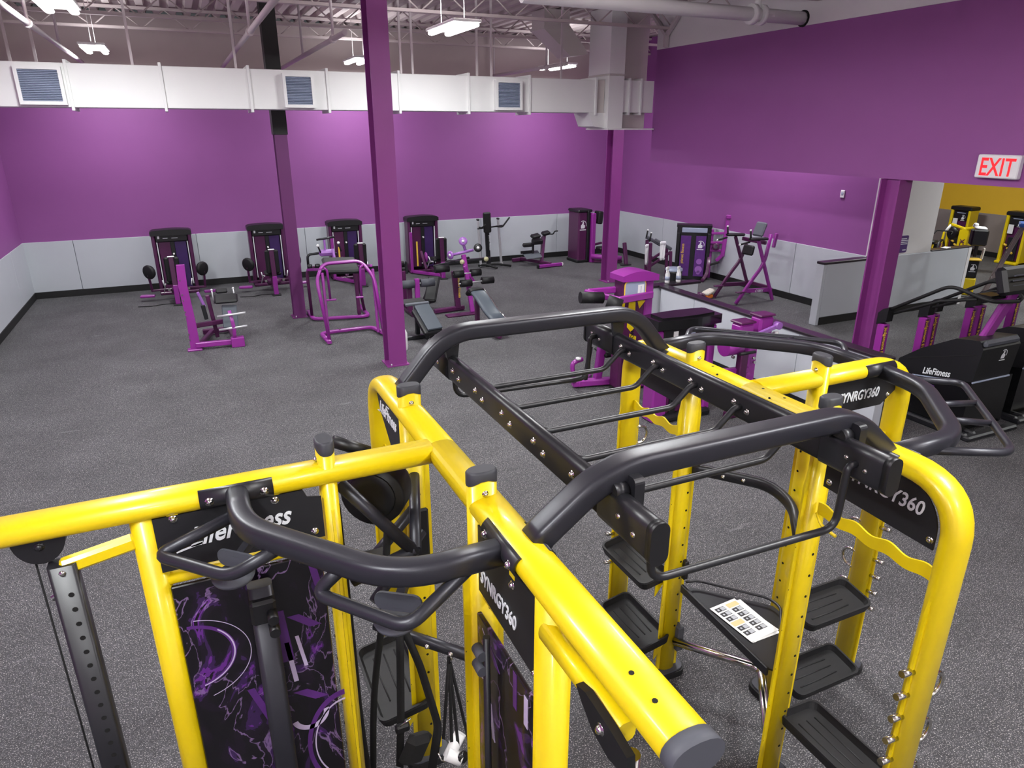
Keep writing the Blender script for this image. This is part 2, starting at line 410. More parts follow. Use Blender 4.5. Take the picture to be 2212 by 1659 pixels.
# ------------------------------------------------------------------ lamps
def strip_light(x, y, label, z=5.05, power=LAMP_W, upw=None):
    t = thing('strip_light', label, 'light', (x, y, z), 0, 'ceiling strip lights')
    h = MB().box((-0.22, -0.64, 0.05), (0.22, 0.64, 0.09), 0.008).build('housing', 'white_plastic', t)
    for s in (-1, 1):
        MB().sweep([(s*0.14, -0.6, 0.02), (s*0.14, 0.6, 0.02)], oval(0.11, 0.06, 12)).build('tube_lens', 'tube', t)
    for s in (-1, 1):
        MB().cyl((0, s*0.5, 0.09), (0, s*0.5, CEIL-z+0.03), 0.006, 6).build('hanger', 'pipe', t)
    ld = bpy.data.lights.new('strip_lamp', 'AREA'); ld.shape = 'RECTANGLE'; ld.size = 0.4; ld.size_y = 1.2
    ld.energy = power; ld.color = (0.95, 1.0, 1.0); ld.spread = PI
    lo = bpy.data.objects.new('strip_lamp', ld); COL.objects.link(lo); lo.parent = t; lo.location = (0, 0, -0.03)
    ud = bpy.data.lights.new('strip_uplight', 'AREA'); ud.shape = 'RECTANGLE'; ud.size = 0.4; ud.size_y = 1.2
    ud.energy = LAMP_W*(upw if upw is not None else 0.5); ud.color = (0.95, 1.0, 1.0)
    uo = bpy.data.objects.new('strip_uplight', ud); COL.objects.link(uo); uo.parent = t; uo.location = (0, 0, 0.12); uo.rotation_euler = (PI, 0, 0)
    return t
strip_light(-1.10, 10.95, 'bright twin-tube strip light cut by the top edge at far left')
strip_light(-1.17, 16.6, 'twin-tube strip light at far left, close to the rear wall', power=LAMP_W*0.64, upw=0.12)
strip_light(3.98, 16.95, 'small strip light partly hidden behind the central purple column', power=LAMP_W*0.64, upw=0.12)
strip_light(4.06, 11.02, 'bright twin-tube strip light hanging right of the central column')
strip_light(8.82, 16.55, 'strip light just left of the vertical white duct', power=LAMP_W*0.64, upw=0.12)
for i, (x, y) in enumerate(((-1.3, 6.0), (4.3, 6.0), (-1.3, 0.6), (4.3, 0.6), (11.3, 11.6), (-1.3, -3.0), (4.3, -3.0))):
    so_ = strip_light(x, y, 'strip light hung overhead outside the picture', power=LAMP_W*(0.8 if y == 6.0 else 0.72 if y < 3 else 0.7), upw=(1.6 if x > 4 and y < 10 else 0.8)); so_['group'] = 'strip lights outside the picture'
for x, y in ((17.0, 13.5), (17.0, 8.0), (16.5, 2.5)):
    strip_light(x, y, 'strip light in the far yellow room, %s' % {13.5: 'rearmost of three', 8.0: 'middle of three', 2.5: 'nearest of three'}[y], 4.6, LAMP_W)
# ------------------------------------------------------------------ air duct
DF, DB, D0, D1 = 13.55, 14.15, 3.97, 4.61
dt = thing('air_duct', 'long white rectangular air duct crossing the back of the gym', 'duct', (2.5, DF, 0))
O = (2.5, DF, 0)
fx = [XL+0.01]+[at_y(p, 190, DF).x for p in (150, 352, 540, 708, 862, 1012, 1144)]+[8.15]
for i in range(len(fx)-1):
    MB().box((fx[i], DF, D0), (fx[i+1], DB, D1), 0.006).build('duct_section', 'duct_white', dt, O)
for a in fx[1:]:
    MB().box((a-0.022, DF-0.03, D0-0.05), (a+0.022, DB+0.03, D1+0.05), 0.004).build('flange', 'duct_white', dt, O)
for p0, p1 in ((36, 139), (612, 679), (1071, 1128)):
    a, b = at_y(p0, 190, DF-0.1).x, at_y(p1, 190, DF-0.1).x; z0, z1 = D0+0.03, D1-0.06; y0 = DF-0.12; fr = 0.05
    g = MB(); g.box((a, y0, z0), (a+fr, DF, z1)); g.box((b-fr, y0, z0), (b, DF, z1)); g.box((a+fr, y0, z0), (b-fr, DF, z0+fr)); g.box((a+fr, y0, z1-fr), (b-fr, DF, z1))
    go = g.build('grille_frame', 'duct_white', dt, O)
    MB().box((a+fr, y0+0.05, z0+fr), (b-fr, y0+0.055, z1-fr)).build('backing', 'grille', go, O)
    l = MB(); n = 18
    for k in range(n):
        zz = z0+fr+(z1-z0-2*fr)*(k+0.5)/n; l.cbox(((a+b)/2, y0+0.02, zz), (b-a-2*fr, 0.03, 0.006), (0.5, 0, 0))
    l.build('louvers', 'grille', go, O, 'stuff')
for p in (288, 510, 866, 891, 1030, 1061, 1212):
    xx = at_y(p, 150, DF+0.05).x
    MB().box((xx-0.02, DF+0.03, D1-0.05), (xx+0.02, DF+0.06, CEIL)).build('hanger_rod', 'pipe', dt, O)
for p in (22, 78):
    xx = at_y(p, 130, DB-0.05).x
    MB().box((xx-0.02, DB-0.06, D1-0.05), (xx+0.02, DB-0.03, CEIL)).build('hanger_rod', 'pipe', dt, O)
# riser with plenum
rs = thing('duct_riser', 'tall square white duct dropping beside the purple header', 'duct', (8.8, 13.9, 0))
O = (8.8, 13.9, 0)
MB().box((8.4, 13.45, 3.66), (8.78, 14.3, 4.7), 0.006).build('plenum', 'duct_white', rs, O)
MB().box((8.4, 13.45, 4.73), (8.78, 14.3, CEIL-0.01), 0.006).build('riser', 'duct_white', rs, O)
MB().box((8.4, 13.43, 4.7), (8.80, 14.32, 4.73)).build('flange', 'duct_beige', rs, O)
MB().box((8.4, 13.41, 3.63), (9.58, 14.34, 3.66)).build('flange', 'duct_white', rs, O)
MB().box((8.78, 13.75, 3.66), (9.55, 14.3, CEIL-0.01), 0.006).build('riser', 'duct_beige', rs, O)
MB().box((8.80, 13.5, 3.98), (9.58, 13.75, 4.62), 0.006).build('side_branch', 'duct_white', rs, O)
for xx in (8.92, 9.22): MB().box((xx, 13.46, 3.93), (xx+0.04, 13.75, 4.66), 0.004).build('flange', 'duct_white', rs, O)
MB().prism([(8.0, 3.97), (8.4, 3.97), (8.4, 3.66), (8.12, 3.7)], (0, 0, 0), (1, 0, 0), (0, 0, 1), -14.2, -13.55).build('elbow', 'duct_white', dt, (2.5, DF, 0))
MB().box((8.15, 13.6, 3.97), (8.39, 14.15, 4.61)).build('sleeve', 'duct_beige', dt, (2.5, DF, 0))
so = thing('slanted_duct', 'slanted beige duct offset hanging from the roof left of the riser', 'duct', (7.8, 14.6, 5.2))
O = (7.8, 14.6, 5.2)
MB().prism([(7.35, 6.0), (7.95, 6.0), (7.95, 5.72), (8.45, 5.18), (8.0, 5.12), (7.35, 5.62)], (0, 0, 0), (1, 0, 0), (0, 0, 1), -15.0, -14.4).build('offset_body', 'duct_beige', so, O)
MB().box((7.33, 14.38, 5.62), (7.97, 15.02, 5.68)).build('flange', 'duct_beige', so, O)
# ------------------------------------------------------------------ pipes
def pipe(name, pts, r, label, m='pipe', fit=(), drops=()):
    t = thing(name, label, 'pipe', pts[0], 0)
    MB().tube(pts, r, 10).build('run', m, t, pts[0])
    for p, d in fit: MB().cyl(V(p)-V(d)*0.04, V(p)+V(d)*0.04, r*1.5, 12).build('coupling', m, t, pts[0])
    for p in drops: MB().cyl(p, (p[0], p[1], CEIL), r*0.55, 8).build('hanger_rod', m, t, pts[0])
    return t
zp = 4.97
for i, (px, py) in enumerate(((60, 50), (540, 68), (720, 84), (1180, 145))):
    q = at_z(px, py, zp)
    lab = ('thin pale sprinkler pipe sloping across the top left corner', 'pale sprinkler pipe crossing in front of the dark left column top', 'pale sprinkler pipe just left of the central column top', 'pale sprinkler pipe running behind the slanted duct')[i]
    pts = [(q.x, (6.0, 6.0, 11.2, 14.4)[i], zp), (q.x, 18.4, zp)]
    pipe('sprinkler_pipe', pts, 0.04, lab, fit=[((q.x, q.y, zp), (0, 1, 0))], drops=[(q.x, q.y, zp), (q.x, q.y+3, zp)])
pq = at_x(1735, 40, BX-0.02)
dp = pipe('drain_pipe', [(4.5, pq.y, pq.z), (BX+0.01, pq.y, pq.z)], 0.1, 'thick white roof drain pipe running into the white upper wall', 'duct_white',
     fit=[((8.50, pq.y, pq.z), (1, 0, 0)), ((8.68, pq.y, pq.z), (1, 0, 0))])
MB().cyl((8.6, pq.y, pq.z), (8.6, pq.y, CEIL), 0.05, 10).build('hanger_rod', 'duct_white', dp, (4.5, pq.y, pq.z))
MB().cyl((BX-0.03, pq.y, pq.z), (BX-0.005, pq.y, pq.z), 0.125, 20).build('wall_sleeve', 'hole', dp, (4.5, pq.y, pq.z))
yb = thing('pipe_brace', 'grey Y-shaped steel brace at the corner of the white upper wall', 'brace', (BX-0.08, 13.1, 5.25))
O = (BX-0.08, 13.1, 5.25)
MB().bar((BX-0.08, 13.1, 5.24), (BX-0.08, 13.1, 5.48), 0.1, 0.06).build('stem', 'pipe', yb, O)
MB().bar((BX-0.08, 13.1, 5.46), (BX-0.08, 13.7, 5.98), 0.08, 0.06).build('arm', 'pipe', yb, O)
MB().bar((BX-0.08, 13.1, 5.46), (BX-0.08, 12.5, 5.98), 0.08, 0.06).build('arm', 'pipe', yb, O)
# ------------------------------------------------------------------ wall fittings
ex = thing('exit_sign', 'white exit sign with red letters on the purple header', 'sign', (BX, 5.83, 3.05))
O = (BX, 5.83, 3.05)
MB().box((BX-0.09, 5.56, 3.05), (BX, 6.1, 3.34), 0.012).build('housing', 'exit_face', ex, O)
text_obj('lettering', 'EXIT', 0.31, (BX-0.0915, 5.83, 3.085), (0, -1, 0), (0, 0, 1), 'red_letter', ex, O, bold=0.004, align='CENTER', sx=0.70)
pl = thing('wall_thermostat', 'small white wall plate on the purple right wall', 'wall plate', (XR, 10.41, 2.36))
O = (XR, 10.41, 2.36)
MB().box((XR-0.02, 10.36, 2.33), (XR, 10.46, 2.48), 0.006).build('plate', 'white_plastic', pl, O)
MB().box((XR-0.026, 10.385, 2.39), (XR-0.02, 10.435, 2.44), 0.002).build('dial', 'grille', pl, O)
ns = thing('notice_sign', 'small purple notice with white lines on the white pier', 'sign', (13.05, HY, 1.3))
O = (13.05, HY, 1.3)
MB().prism([(x+13.08, z+1.46) for x, z in rrect(0.26, 0.34, 0.03)], (0, HY, 0), (1, 0, 0), (0, 0, 1), 0, 0.012).build('board', 'sign_violet', ns, O)
lm = MB()
for k, wd in enumerate((0.16, 0.2, 0.2, 0.2)): lm.box((13.0, HY-0.014, 1.56-k*0.035), (13.0+wd, HY-0.012, 1.575-k*0.035))
lm.box((13.08, HY-0.014, 1.33), (13.18, HY-0.012, 1.35))
lm.build('printed_lines', 'letter_white', ns, O)
# ================================================================== FUNCTIONAL TRAINING RIG
def graphic_mat(name, seed):
    m = bpy.data.materials.new(name); m.use_nodes = True; nt = m.node_tree; b = nt.nodes['Principled BSDF']
    b.inputs['Roughness'].default_value = 0.3; b.inputs['Coat Weight'].default_value = 0.3
    tc = nt.nodes.new('ShaderNodeTexCoord')
    mp = nt.nodes.new('ShaderNodeMapping'); mp.inputs['Location'].default_value = (seed, seed*0.7, seed*1.3); mp.inputs['Scale'].default_value = (1, 1, 0.6)
    nt.links.new(tc.outputs['Object'], mp.inputs['Vector'])
    n1 = nt.nodes.new('ShaderNodeTexNoise'); n1.inputs['Scale'].default_value = 5.5; n1.inputs['Detail'].default_value = 6; n1.inputs['Distortion'].default_value = 1.6
    nt.links.new(mp.outputs['Vector'], n1.inputs['Vector'])
    r1 = nt.nodes.new('ShaderNodeValToRGB'); r1.color_ramp.interpolation = 'CONSTANT'; e = r1.color_ramp.elements
    cs = [(0.0, rgb(12, 9, 16)), (0.5, rgb(22, 13, 28)), (0.58, rgb(52, 26, 74)), (0.64, rgb(98, 40, 130)), (0.70, rgb(14, 10, 18))]
    while len(e) < len(cs): e.new(0.5)
    for i, (p, c) in enumerate(cs): e[i].position = p; e[i].color = c
    nt.links.new(n1.outputs['Fac'], r1.inputs['Fac'])
    n2 = nt.nodes.new('ShaderNodeTexVoronoi'); n2.feature = 'DISTANCE_TO_EDGE'; n2.inputs['Scale'].default_value = 3.2
    ad = nt.nodes.new('ShaderNodeMixRGB'); ad.blend_type = 'ADD'; ad.inputs['Fac'].default_value = 0.28
    nt.links.new(mp.outputs['Vector'], ad.inputs['Color1']); nt.links.new(n1.outputs['Color'], ad.inputs['Color2'])
    nt.links.new(ad.outputs['Color'], n2.inputs['Vector'])
    r2 = nt.nodes.new('ShaderNodeValToRGB'); e = r2.color_ramp.elements; e[0].position = 0.006; e[0].color = (0.55, 0.55, 0.55, 1); e[1].position = 0.014; e[1].color = (0, 0, 0, 1)
    nt.links.new(n2.outputs['Distance'], r2.inputs['Fac'])
    mx = nt.nodes.new('ShaderNodeMixRGB'); mx.inputs['Color2'].default_value = rgb(150, 120, 170)
    nt.links.new(r2.outputs['Color'], mx.inputs['Fac']); nt.links.new(r1.outputs['Color'], mx.inputs['Color1'])
    nt.links.new(mx.outputs['Color'], b.inputs['Base Color']); MATS[name] = m
graphic_mat('graphic_a', 1.3); graphic_mat('graphic_b', 4.1)
RO = (1.75, 2.65, 0.0)
rig = thing('training_rig', 'large yellow and black functional training rig with monkey bars in the foreground', 'training rig', RO)
def P(mb, name, m, parent=None, kind=None): return mb.build(name, m, parent or rig, RO, kind)
ZB = 2.315
HLx, HRx, HYc = 0.87, 2.63, 2.65
def bolt(p, d, parent, r=0.011, m='chrome'):
    p, d = V(p), V(d)
    return P(MB().lathe([(0, 0.012), (r*0.7, 0.011), (r, 0.006), (r, 0), (r*1.5, 0), (r*1.5, -0.003)], p, d, 8), 'bolt', m, parent)
def holes(pts, d, parent, r=0.0075):
    mb = MB(); d = V(d)
    for p in pts: mb.cyl(V(p)-d*0.002, V(p)+d*0.0012, r, 8)
    return P(mb, 'holes', 'hole', parent, 'stuff')
BP = oval(0.096, 0.144, 20, 2.3)
def foot(x, y, ax, parent):
    """rubber foot, long axis along ax"""
    ax = V(ax); ay = V((-ax.y, ax.x, 0))
    MBf = MB().prism(rrect(0.28, 0.15, 0.07), (x, y, 0), ax, ay, 0.0, 0.045)
    f = P(MBf, 'foot', 'rubber', parent)
    P(MB().prism(rrect(0.25, 0.125, 0.06), (x, y, 0), ax, ay, 0.045, 0.058), 'foot_cover', 'cap_grey', f)
def inner_post(x, y, arm, zbot=0.05, tall=True):
    """capped upright; arm = unit vector of the beam that passes through it"""
    arm = V(arm); pr = V((-arm.y, arm.x, 0)).normalized()
    if pr.x+pr.y < 0: pr = -pr
    p = P(MB().sweep([(x, y, zbot), (x, y, 2.432)], oval(0.118, 0.074, 18, 2.4), ref=arm), 'upright_post', 'yellow')
    c = MB(); n = 18; pf = oval(0.122, 0.078, n, 2.4); vs = []
    for k, (a, b) in enumerate(pf): vs.append(V((x, y, 2.425))+pr*a+arm*b+V((0, 0, -0.010+0.014*math.cos(a*38))))
    for a, b in pf: vs.append(V((x, y, 2.455))+pr*a+arm*b)
    for a, b in pf: vs.append(V((x, y, 2.464))+pr*a*0.86+arm*b*0.8)
    fs = [(i*n+j, i*n+(j+1) % n, (i+1)*n+(j+1) % n, (i+1)*n+j) for i in range(2) for j in range(n)]+[tuple(range(2*n, 3*n))]
    c._add(vs, fs, [True]*(2*n)+[False]); P(c, 'end_cap', 'cap_dark', p)
    for s in (-1, 1):
        q = V((x, y, 0))+pr*s*0.058
        f = MB().prism([(0, zbot), (0.027, zbot), (0.027, 2.0), (0.0, 2.16)], q, pr*s, (0, 0, 1), -0.006, 0.006)
        P(f, 'side_fin', 'yellow', p)
    bolt(V((x, y, 2.375))-arm*0.037 if arm.y > 0.5 or arm.x > 0.5 else V((x, y, 2.375))+arm*0.037, (-arm if arm.y > 0.5 or arm.x > 0.5 else arm), p, 0.009)
    for sd in (-1, 1):
        holes([V((x, y, z))+arm*sd*0.0375+pr*0.015 for z in [0.3+0.13*k for k in range(13)]], arm*sd, p)
    holes([V((x, y, z))+pr*sd2*0.082 for z in [0.35+0.26*k for k in range(6)] for sd2 in (-1,)], -pr, p)
    foot(x, y, (pr.x, pr.y, 0), p)
    return p
def outer_frame(hx, hy, arm, L, drop=True, end=None):
    arm = V(arm); h = V((hx, hy, ZB)); h0 = h+arm*(0.05 if abs(arm.x) > 0.5 else 0.0); pr = V((-arm.y, arm.x, 0))
    if drop:
        pts = fillet([h0, h+arm*L, V((hx+arm.x*L, hy+arm.y*L, 0.05))], 0.25, 9)
    else: pts = [h0, h+arm*L]
    b = P(MB().sweep(pts, BP, ref=(pr.x, pr.y, 0)), 'top_beam', 'yellow')
    if drop:
        q = h+arm*L; foot(q.x, q.y, (pr.x, pr.y, 0), b)
        for s in (-1, 1):
            f = MB().prism([(0, 0.05), (0.035, 0.05), (0.035, 1.75), (0, 1.92)], V((q.x, q.y, 0))+pr*s*0.05, pr*s, (0, 0, 1), -0.006, 0.006)
            P(f, 'side_fin', 'yellow', b)
    return b
# right hub
bA = outer_frame(HRx, HYc, (0, 1, 0), 1.10)      # B post
bE = outer_frame(HRx, HYc, (0, -1, 0), 1.22)     # E post
bG = outer_frame(HRx, HYc, (1, 0, 0), 1.24)      # G post
pA = inner_post(HRx, 3.11, (0, 1, 0)); pD = inner_post(HRx+0.02, 2.14, (0, -1, 0)); pF = inner_post(3.13, HYc-0.02, (1, 0, 0))
# left hub
bJ = outer_frame(HLx, HYc, (0, 1, 0), 1.12)
bN = outer_frame(HLx, HYc, (0, -1, 0), 1.73, drop=False)
bO = outer_frame(HLx, HYc+0.01, (-1, 0, 0), 2.15, drop=False)
pK = inner_post(HLx, 3.13, (0, 1, 0)); pL = inner_post(HLx-0.015, 2.14, (0, -1, 0)); pM = inner_post(0.37, HYc+0.01, (-1, 0, 0))
# end caps of the two cantilevered beams
P(MB().sweep([(HLx, 0.93, ZB), (HLx, 0.885, ZB)], oval(0.102, 0.150, 20, 2.3), ref=(1, 0, 0)), 'end_cap', 'cap_grey', bN)
P(MB().sweep([(-1.28, HYc+0.01, ZB), (-1.31, HYc+0.01, ZB)], oval(0.102, 0.150, 20, 2.3), ref=(0, 1, 0)), 'end_cap', 'cap_grey', bO)
# plain round legs below the cantilevers
for (x, y, pr, par) in ((-0.32, HYc+0.01, (0, 1, 0), bO), (HLx-0.01, 1.56, (1, 0, 0), bN)):
    q = P(MB().sweep([(x, y, ZB), (x, y, 0.05)], oval(0.105 if x < 0 else 0.118, 0.105 if x < 0 else 0.118, 16, 2.3), ref=pr), 'support_leg', 'yellow'); foot(x, y, pr, q)
# beam holes
holes([(HRx-0.0, y, ZB+0.0475) for y in (2.95, 2.55, 2.40)], (0, 0, 1), bE); holes([(HRx-0.052, y, ZB+0.036) for y in (3.4, 2.85, 2.45)], V((-1, 0, 0.5)).normalized(), bA)
holes([(HLx-0.02, y, ZB+0.0475) for y in (1.13, 1.03)], (0, 0, 1), bN)
# ---------------------------------------------------------------- sign plates
def plate(corners, o, ux, uy, n_out, label=None):
    t = P(MB().prism(corners, o, ux, uy, 0.0, 0.008), 'sign_plate', 'black_plate')
    return t
S360 = 'SYNRGY360'
# between D and E (faces -x); local x runs from D to E (-y)
pts = [(0.07, 0.03), (0.10, 0.19)] if False else None
plD = plate([(0.05, -0.03), (0.05, 0.22)]+[(0.62-0.20+0.20*math.sin(a), 0.02+0.20*math.cos(a)) for a in [k*PI/2/8 for k in range(9)]]+[(0.62, -0.05)],
            (HRx-0.012, 2.12, 2.055), (0, -1, 0), (0, 0, 1), 0)
text_obj('lettering', S360, 0.095, (HRx-0.022, 1.975, 2.13), (0, -1, 0), (0, 0, 1), 'letter_white', plD, RO, 0.18, 0.0012, sx=0.80)
for q in ((2.04, 2.06), (1.52, 2.045)): bolt((HRx-0.021, q[0], q[1]), (-1, 0, 0), plD)
# between F and G (faces -y)
plF = plate([(0.05, -0.06), (0.05, 0.20), (0.68, 0.20), (0.68, 0.02), (0.57, -0.06)], (3.13, HYc-0.005, 2.12), (1, 0, 0), (0, 0, 1), 0)
text_obj('lettering', S360, 0.088, (3.325, HYc-0.0155, 2.125), (1, 0, 0), (0, 0, 1), 'letter_white', plF, RO, 0.18, 0.0012, sx=0.72)
bolt((3.75, HYc-0.014, 2.12), (0, -1, 0), plF)
# between L and N (faces -x)
plL = plate([(0.03, -0.1), (0.03, 0.19), (0.54, 0.19), (0.54, -0.12)], (HLx-0.045, 2.12, 2.07), (0, -1, 0), (0, 0, 1), 0)
text_obj('lettering', S360, 0.086, (HLx-0.0555, 2.065, 2.03), (0, -1, 0), (0, 0, 1), 'letter_white', plL, RO, 0.18, 0.0012, sx=0.70)
for q in ((2.06, 2.18), (1.60, 1.975), (1.78, 2.20)): bolt((HLx-0.054, q[0], q[1]), (-1, 0, 0), plL)
# between O and M (faces -y)
plM = plate([(0.0, 0.0), (0.0, 0.235), (0.55, 0.235), (0.565, 0.20), (0.62, 0.19), (0.62, 0.0)], (-0.29, HYc-0.035, 2.04), (1, 0, 0), (0, 0, 1), 0)
def script_logo(o, ux, uy, h, parent, sx=1.0):
    a = text_obj('lettering', 'LifeFitness', h, o, ux, uy, 'letter_white', parent, RO, 0.42, 0.0022, sx=sx)
    ux, uy = V(ux), V(uy); o = V(o); mb = MB(); n = ux.cross(uy)
    for (x0, y0, x1, y1, t) in ((-0.55, -0.14, 0.55, 0.02, 0.07), (1.95, 0.78, 2.75, 0.86, 0.07)):
        mb.prism([(x0*h*sx, y0*h), (x1*h*sx, y1*h), (x1*h*sx, y1*h+t*h), (x0*h*sx, y0*h+t*h)], o, ux, uy, 0.0, 0.0015)
    P(mb, 'logo_swash', 'letter_white', parent, 'stuff')
script_logo((-0.18, HYc-0.0455, 2.13), (0.9995, 0, 0.03), (-0.03, 0, 0.9995), 0.112, plM, 0.80)
for q in ((-0.22, 2.262), (0.15, 2.255), (-0.25, 2.075), (0.29, 2.075)): bolt((q[0], HYc-0.045, q[1]), (0, -1, 0), plM)
for x in (-0.22, 0.15): P(MB().box((x-0.02, HYc-0.04, 2.25), (x+0.02, HYc-0.02, 2.29)), 'plate_tab', 'yellow', plM)
for y in (1.78,): P(MB().box((HLx-0.055, y-0.02, 2.23), (HLx-0.03, y+0.02, 2.28)), 'plate_tab', 'yellow', plL)
# between J and K (faces -x) and A-B
plJ = plate([(0.06, 0.19), (0.52, 0.19), (0.52, -0.12), (0.40, -0.12), (0.12, 0.08)], (HLx-0.03, 3.74, 2.08), (0, -1, 0), (0, 0, 1), 0)
script_logo((HLx-0.0405, 3.61, 2.15), (0, -1, 0), (0, 0, 1), 0.10, plJ, 0.8)
plA = plate([(0.10, -0.06), (0.10, 0.18), (0.58, 0.18), (0.58, -0.06)], (HRx-0.012, 3.72, 2.1), (0, -1, 0), (0, 0, 1), 0)
# ---------------------------------------------------------------- wavy hanger strips
def wavy(a, b, z, thick_dir):
    a, b = V(a), V(b); L = (b-a).length; ux = (b-a).normalized(); n = 36
    topp = [(L*k/n, 0.055+0.011*math.sin(2*PI*(k/n*3.5)+0.5)) for k in range(n+1)]
    bot = [(L*k/n, -0.008+0.007*math.sin(2*PI*(k/n*3.5)+0.5)) for k in range(n, -1, -1)]
    return P(MB().prism(topp+bot, (a.x, a.y, z), ux, (0, 0, 1), -0.005, 0.005), 'hanger_strip', 'yellow')
wavy((HRx, 2.09, 0), (HRx, 1.46, 0), 1.86, 0); wavy((HRx, 3.71, 0), (HRx, 3.15, 0), 1.82, 0)
wavy((3.17, HYc, 0), (3.82, HYc, 0), 1.80, 0); wavy((HLx, 3.73, 0), (HLx, 3.17, 0), 1.82, 0)
P(MB().tube(fillet([(HRx-0.02, 2.08, 1.87), (HRx-0.05, 2.02, 1.84), (HRx-0.05, 1.93, 1.83)], 0.03), 0.008, 8), 'hook', 'yellow')
P(MB().cyl((HRx-0.03, 3.16, 1.70), (HRx-0.08, 3.22, 1.72), 0.009, 8), 'hook', 'yellow')
# lower cross bar of the cable frames
P(MB().sweep([(-0.30, HYc, 1.985), (0.34, HYc, 1.985)], oval(0.05, 0.05, 12)), 'cross_bar', 'yellow')
P(MB().sweep([(HLx-0.01, 2.10, 1.93), (HLx-0.01, 1.60, 1.93)], oval(0.05, 0.05, 12)), 'cross_bar', 'yellow')
# ---------------------------------------------------------------- pegs and ring hooks on the outer posts
def pegs(x, y, d, z0, n, dz):
    d = V(d)
    for k in range(n):
        z = z0+k*dz
        P(MB().cyl(V((x, y, z))+d*0.06, V((x, y, z))+d*0.142+V((0, 0, 0.012)), 0.0155, 12), 'peg', 'chrome')
def rings(x, y, d, z0, n, dz):
    d = V(d)
    for k in range(n):
        z = z0+k*dz; pts = []
        for j in range(13):
            a = -PI/2+PI*j/12; pts.append(V((x, y, z))+d*(0.105+0.06*math.cos(a))+V((0, 0, 0.065*math.sin(a))))
        pts = [V((x, y, z-0.065))+d*0.06]+pts+[V((x, y, z+0.065))+d*0.06]
        P(MB().tube(pts, 0.0105, 10), 'ring_hook', 'chrome')
pegs(HRx, 1.43, (-1, 0, 0), 0.45, 9, 0.125); rings(HRx, 1.43, (1, 0, 0), 0.5, 4, 0.27)
pegs(HRx+1.24, HYc, (0, -1, 0), 0.55, 9, 0.125); rings(HRx+1.24, HYc, (0, 1, 0), 0.6, 5, 0.24)
pegs(HRx, 3.75, (-1, 0, 0), 0.55, 5, 0.125); pegs(HRx, 3.75, (-1, 0, 0), 1.45, 1, 0.125); rings(HRx, 3.75, (1, 0, 0), 0.62, 5, 0.24)
# ---------------------------------------------------------------- moulded step trays
def tray(c, ux, uy, lx, ly):
    c, ux, uy = V(c), V(ux).normalized(), V(uy).normalized()
    pf = rrect(lx, ly, 0.05, 5); n = len(pf); up_ = ux.cross(uy)
    rows = [(1.0, 0.0), (0.97, -0.03), (1.0, 0.02), (0.93, 0.022), (0.88, -0.008)]
    vs = []; fs = []
    prof_ = [(0.97, -0.04), (1.01, 0.012), (1.0, 0.024), (0.955, 0.024), (0.945, 0.012), (0.915, -0.016)]
    for s_, z_ in prof_:
        for a, b in pf:
            k = (abs(lx)-2*(1-s_)*lx/2*1.0)/lx
            vs.append(c+ux*(a*s_)+uy*(b*(1-(1-s_)*lx/ly if s_ < 1 else s_))+up_*z_)
    for i in range(len(prof_)-1):
        for j in range(n): fs.append((i*n+j, i*n+(j+1) % n, (i+1)*n+(j+1) % n, (i+1)*n+j))
    fs.append(tuple(range((len(prof_)-1)*n, len(prof_)*n))); fs.append(tuple(range(n-1, -1, -1)))
    t = P(MB()._add(vs, fs, False), 'step_tray', 'rubber')
    r = MB()
    for q in (-0.22, 0.0, 0.22):
        L = lx*0.34
        r.tube(fillet([c+ux*(-L)+uy*(ly*q*1.0)+up_*(-0.016), c+ux*(-L*0.2)+uy*(ly*q)+up_*(-0.016), c+ux*(L*0.75)+uy*(ly*q*0.9)+up_*(-0.016)], 0.02, 2), 0.005, 6)
    P(r, 'ribs', 'rubber', t, 'stuff')
    for s in (-1, 1):
        P(MB().prism([(0, 0), (0.10, -0.0), (0.0, -0.12)], c+ux*(s*lx*0.46)+up_*(-0.02), -uy if False else uy, (0, 0, 1), -0.004, 0.004), 'bracket', 'yellow', t)
    return t
def T(v): v = V(v); v.normalize(); return v
tl = math.radians(10)
tray((HRx-0.14, 3.33, 0.33), (0, -1, 0), (math.cos(tl), 0, math.sin(tl)), 0.54, 0.26)
tray((HRx-0.12, 3.40, 0.80), (0, -1, 0), (math.cos(tl), 0, math.sin(tl)), 0.54, 0.24)
tray((3.42, HYc-0.12, 0.75), (1, 0, 0), (0, math.cos(tl), math.sin(tl)), 0.55, 0.26)
tray((3.38, HYc-0.16, 0.25), (1, 0, 0), (0, math.cos(tl), math.sin(tl)), 0.55, 0.26)
tray((0.74, 3.40, 0.46), (0, -1, 0), (math.cos(tl), 0, math.sin(tl)), 0.66, 0.32)
tray((HRx+0.16, 1.86, 0.50), (0, -1, 0), (math.cos(tl), 0, -math.sin(tl)*0.3), 0.56, 0.28)
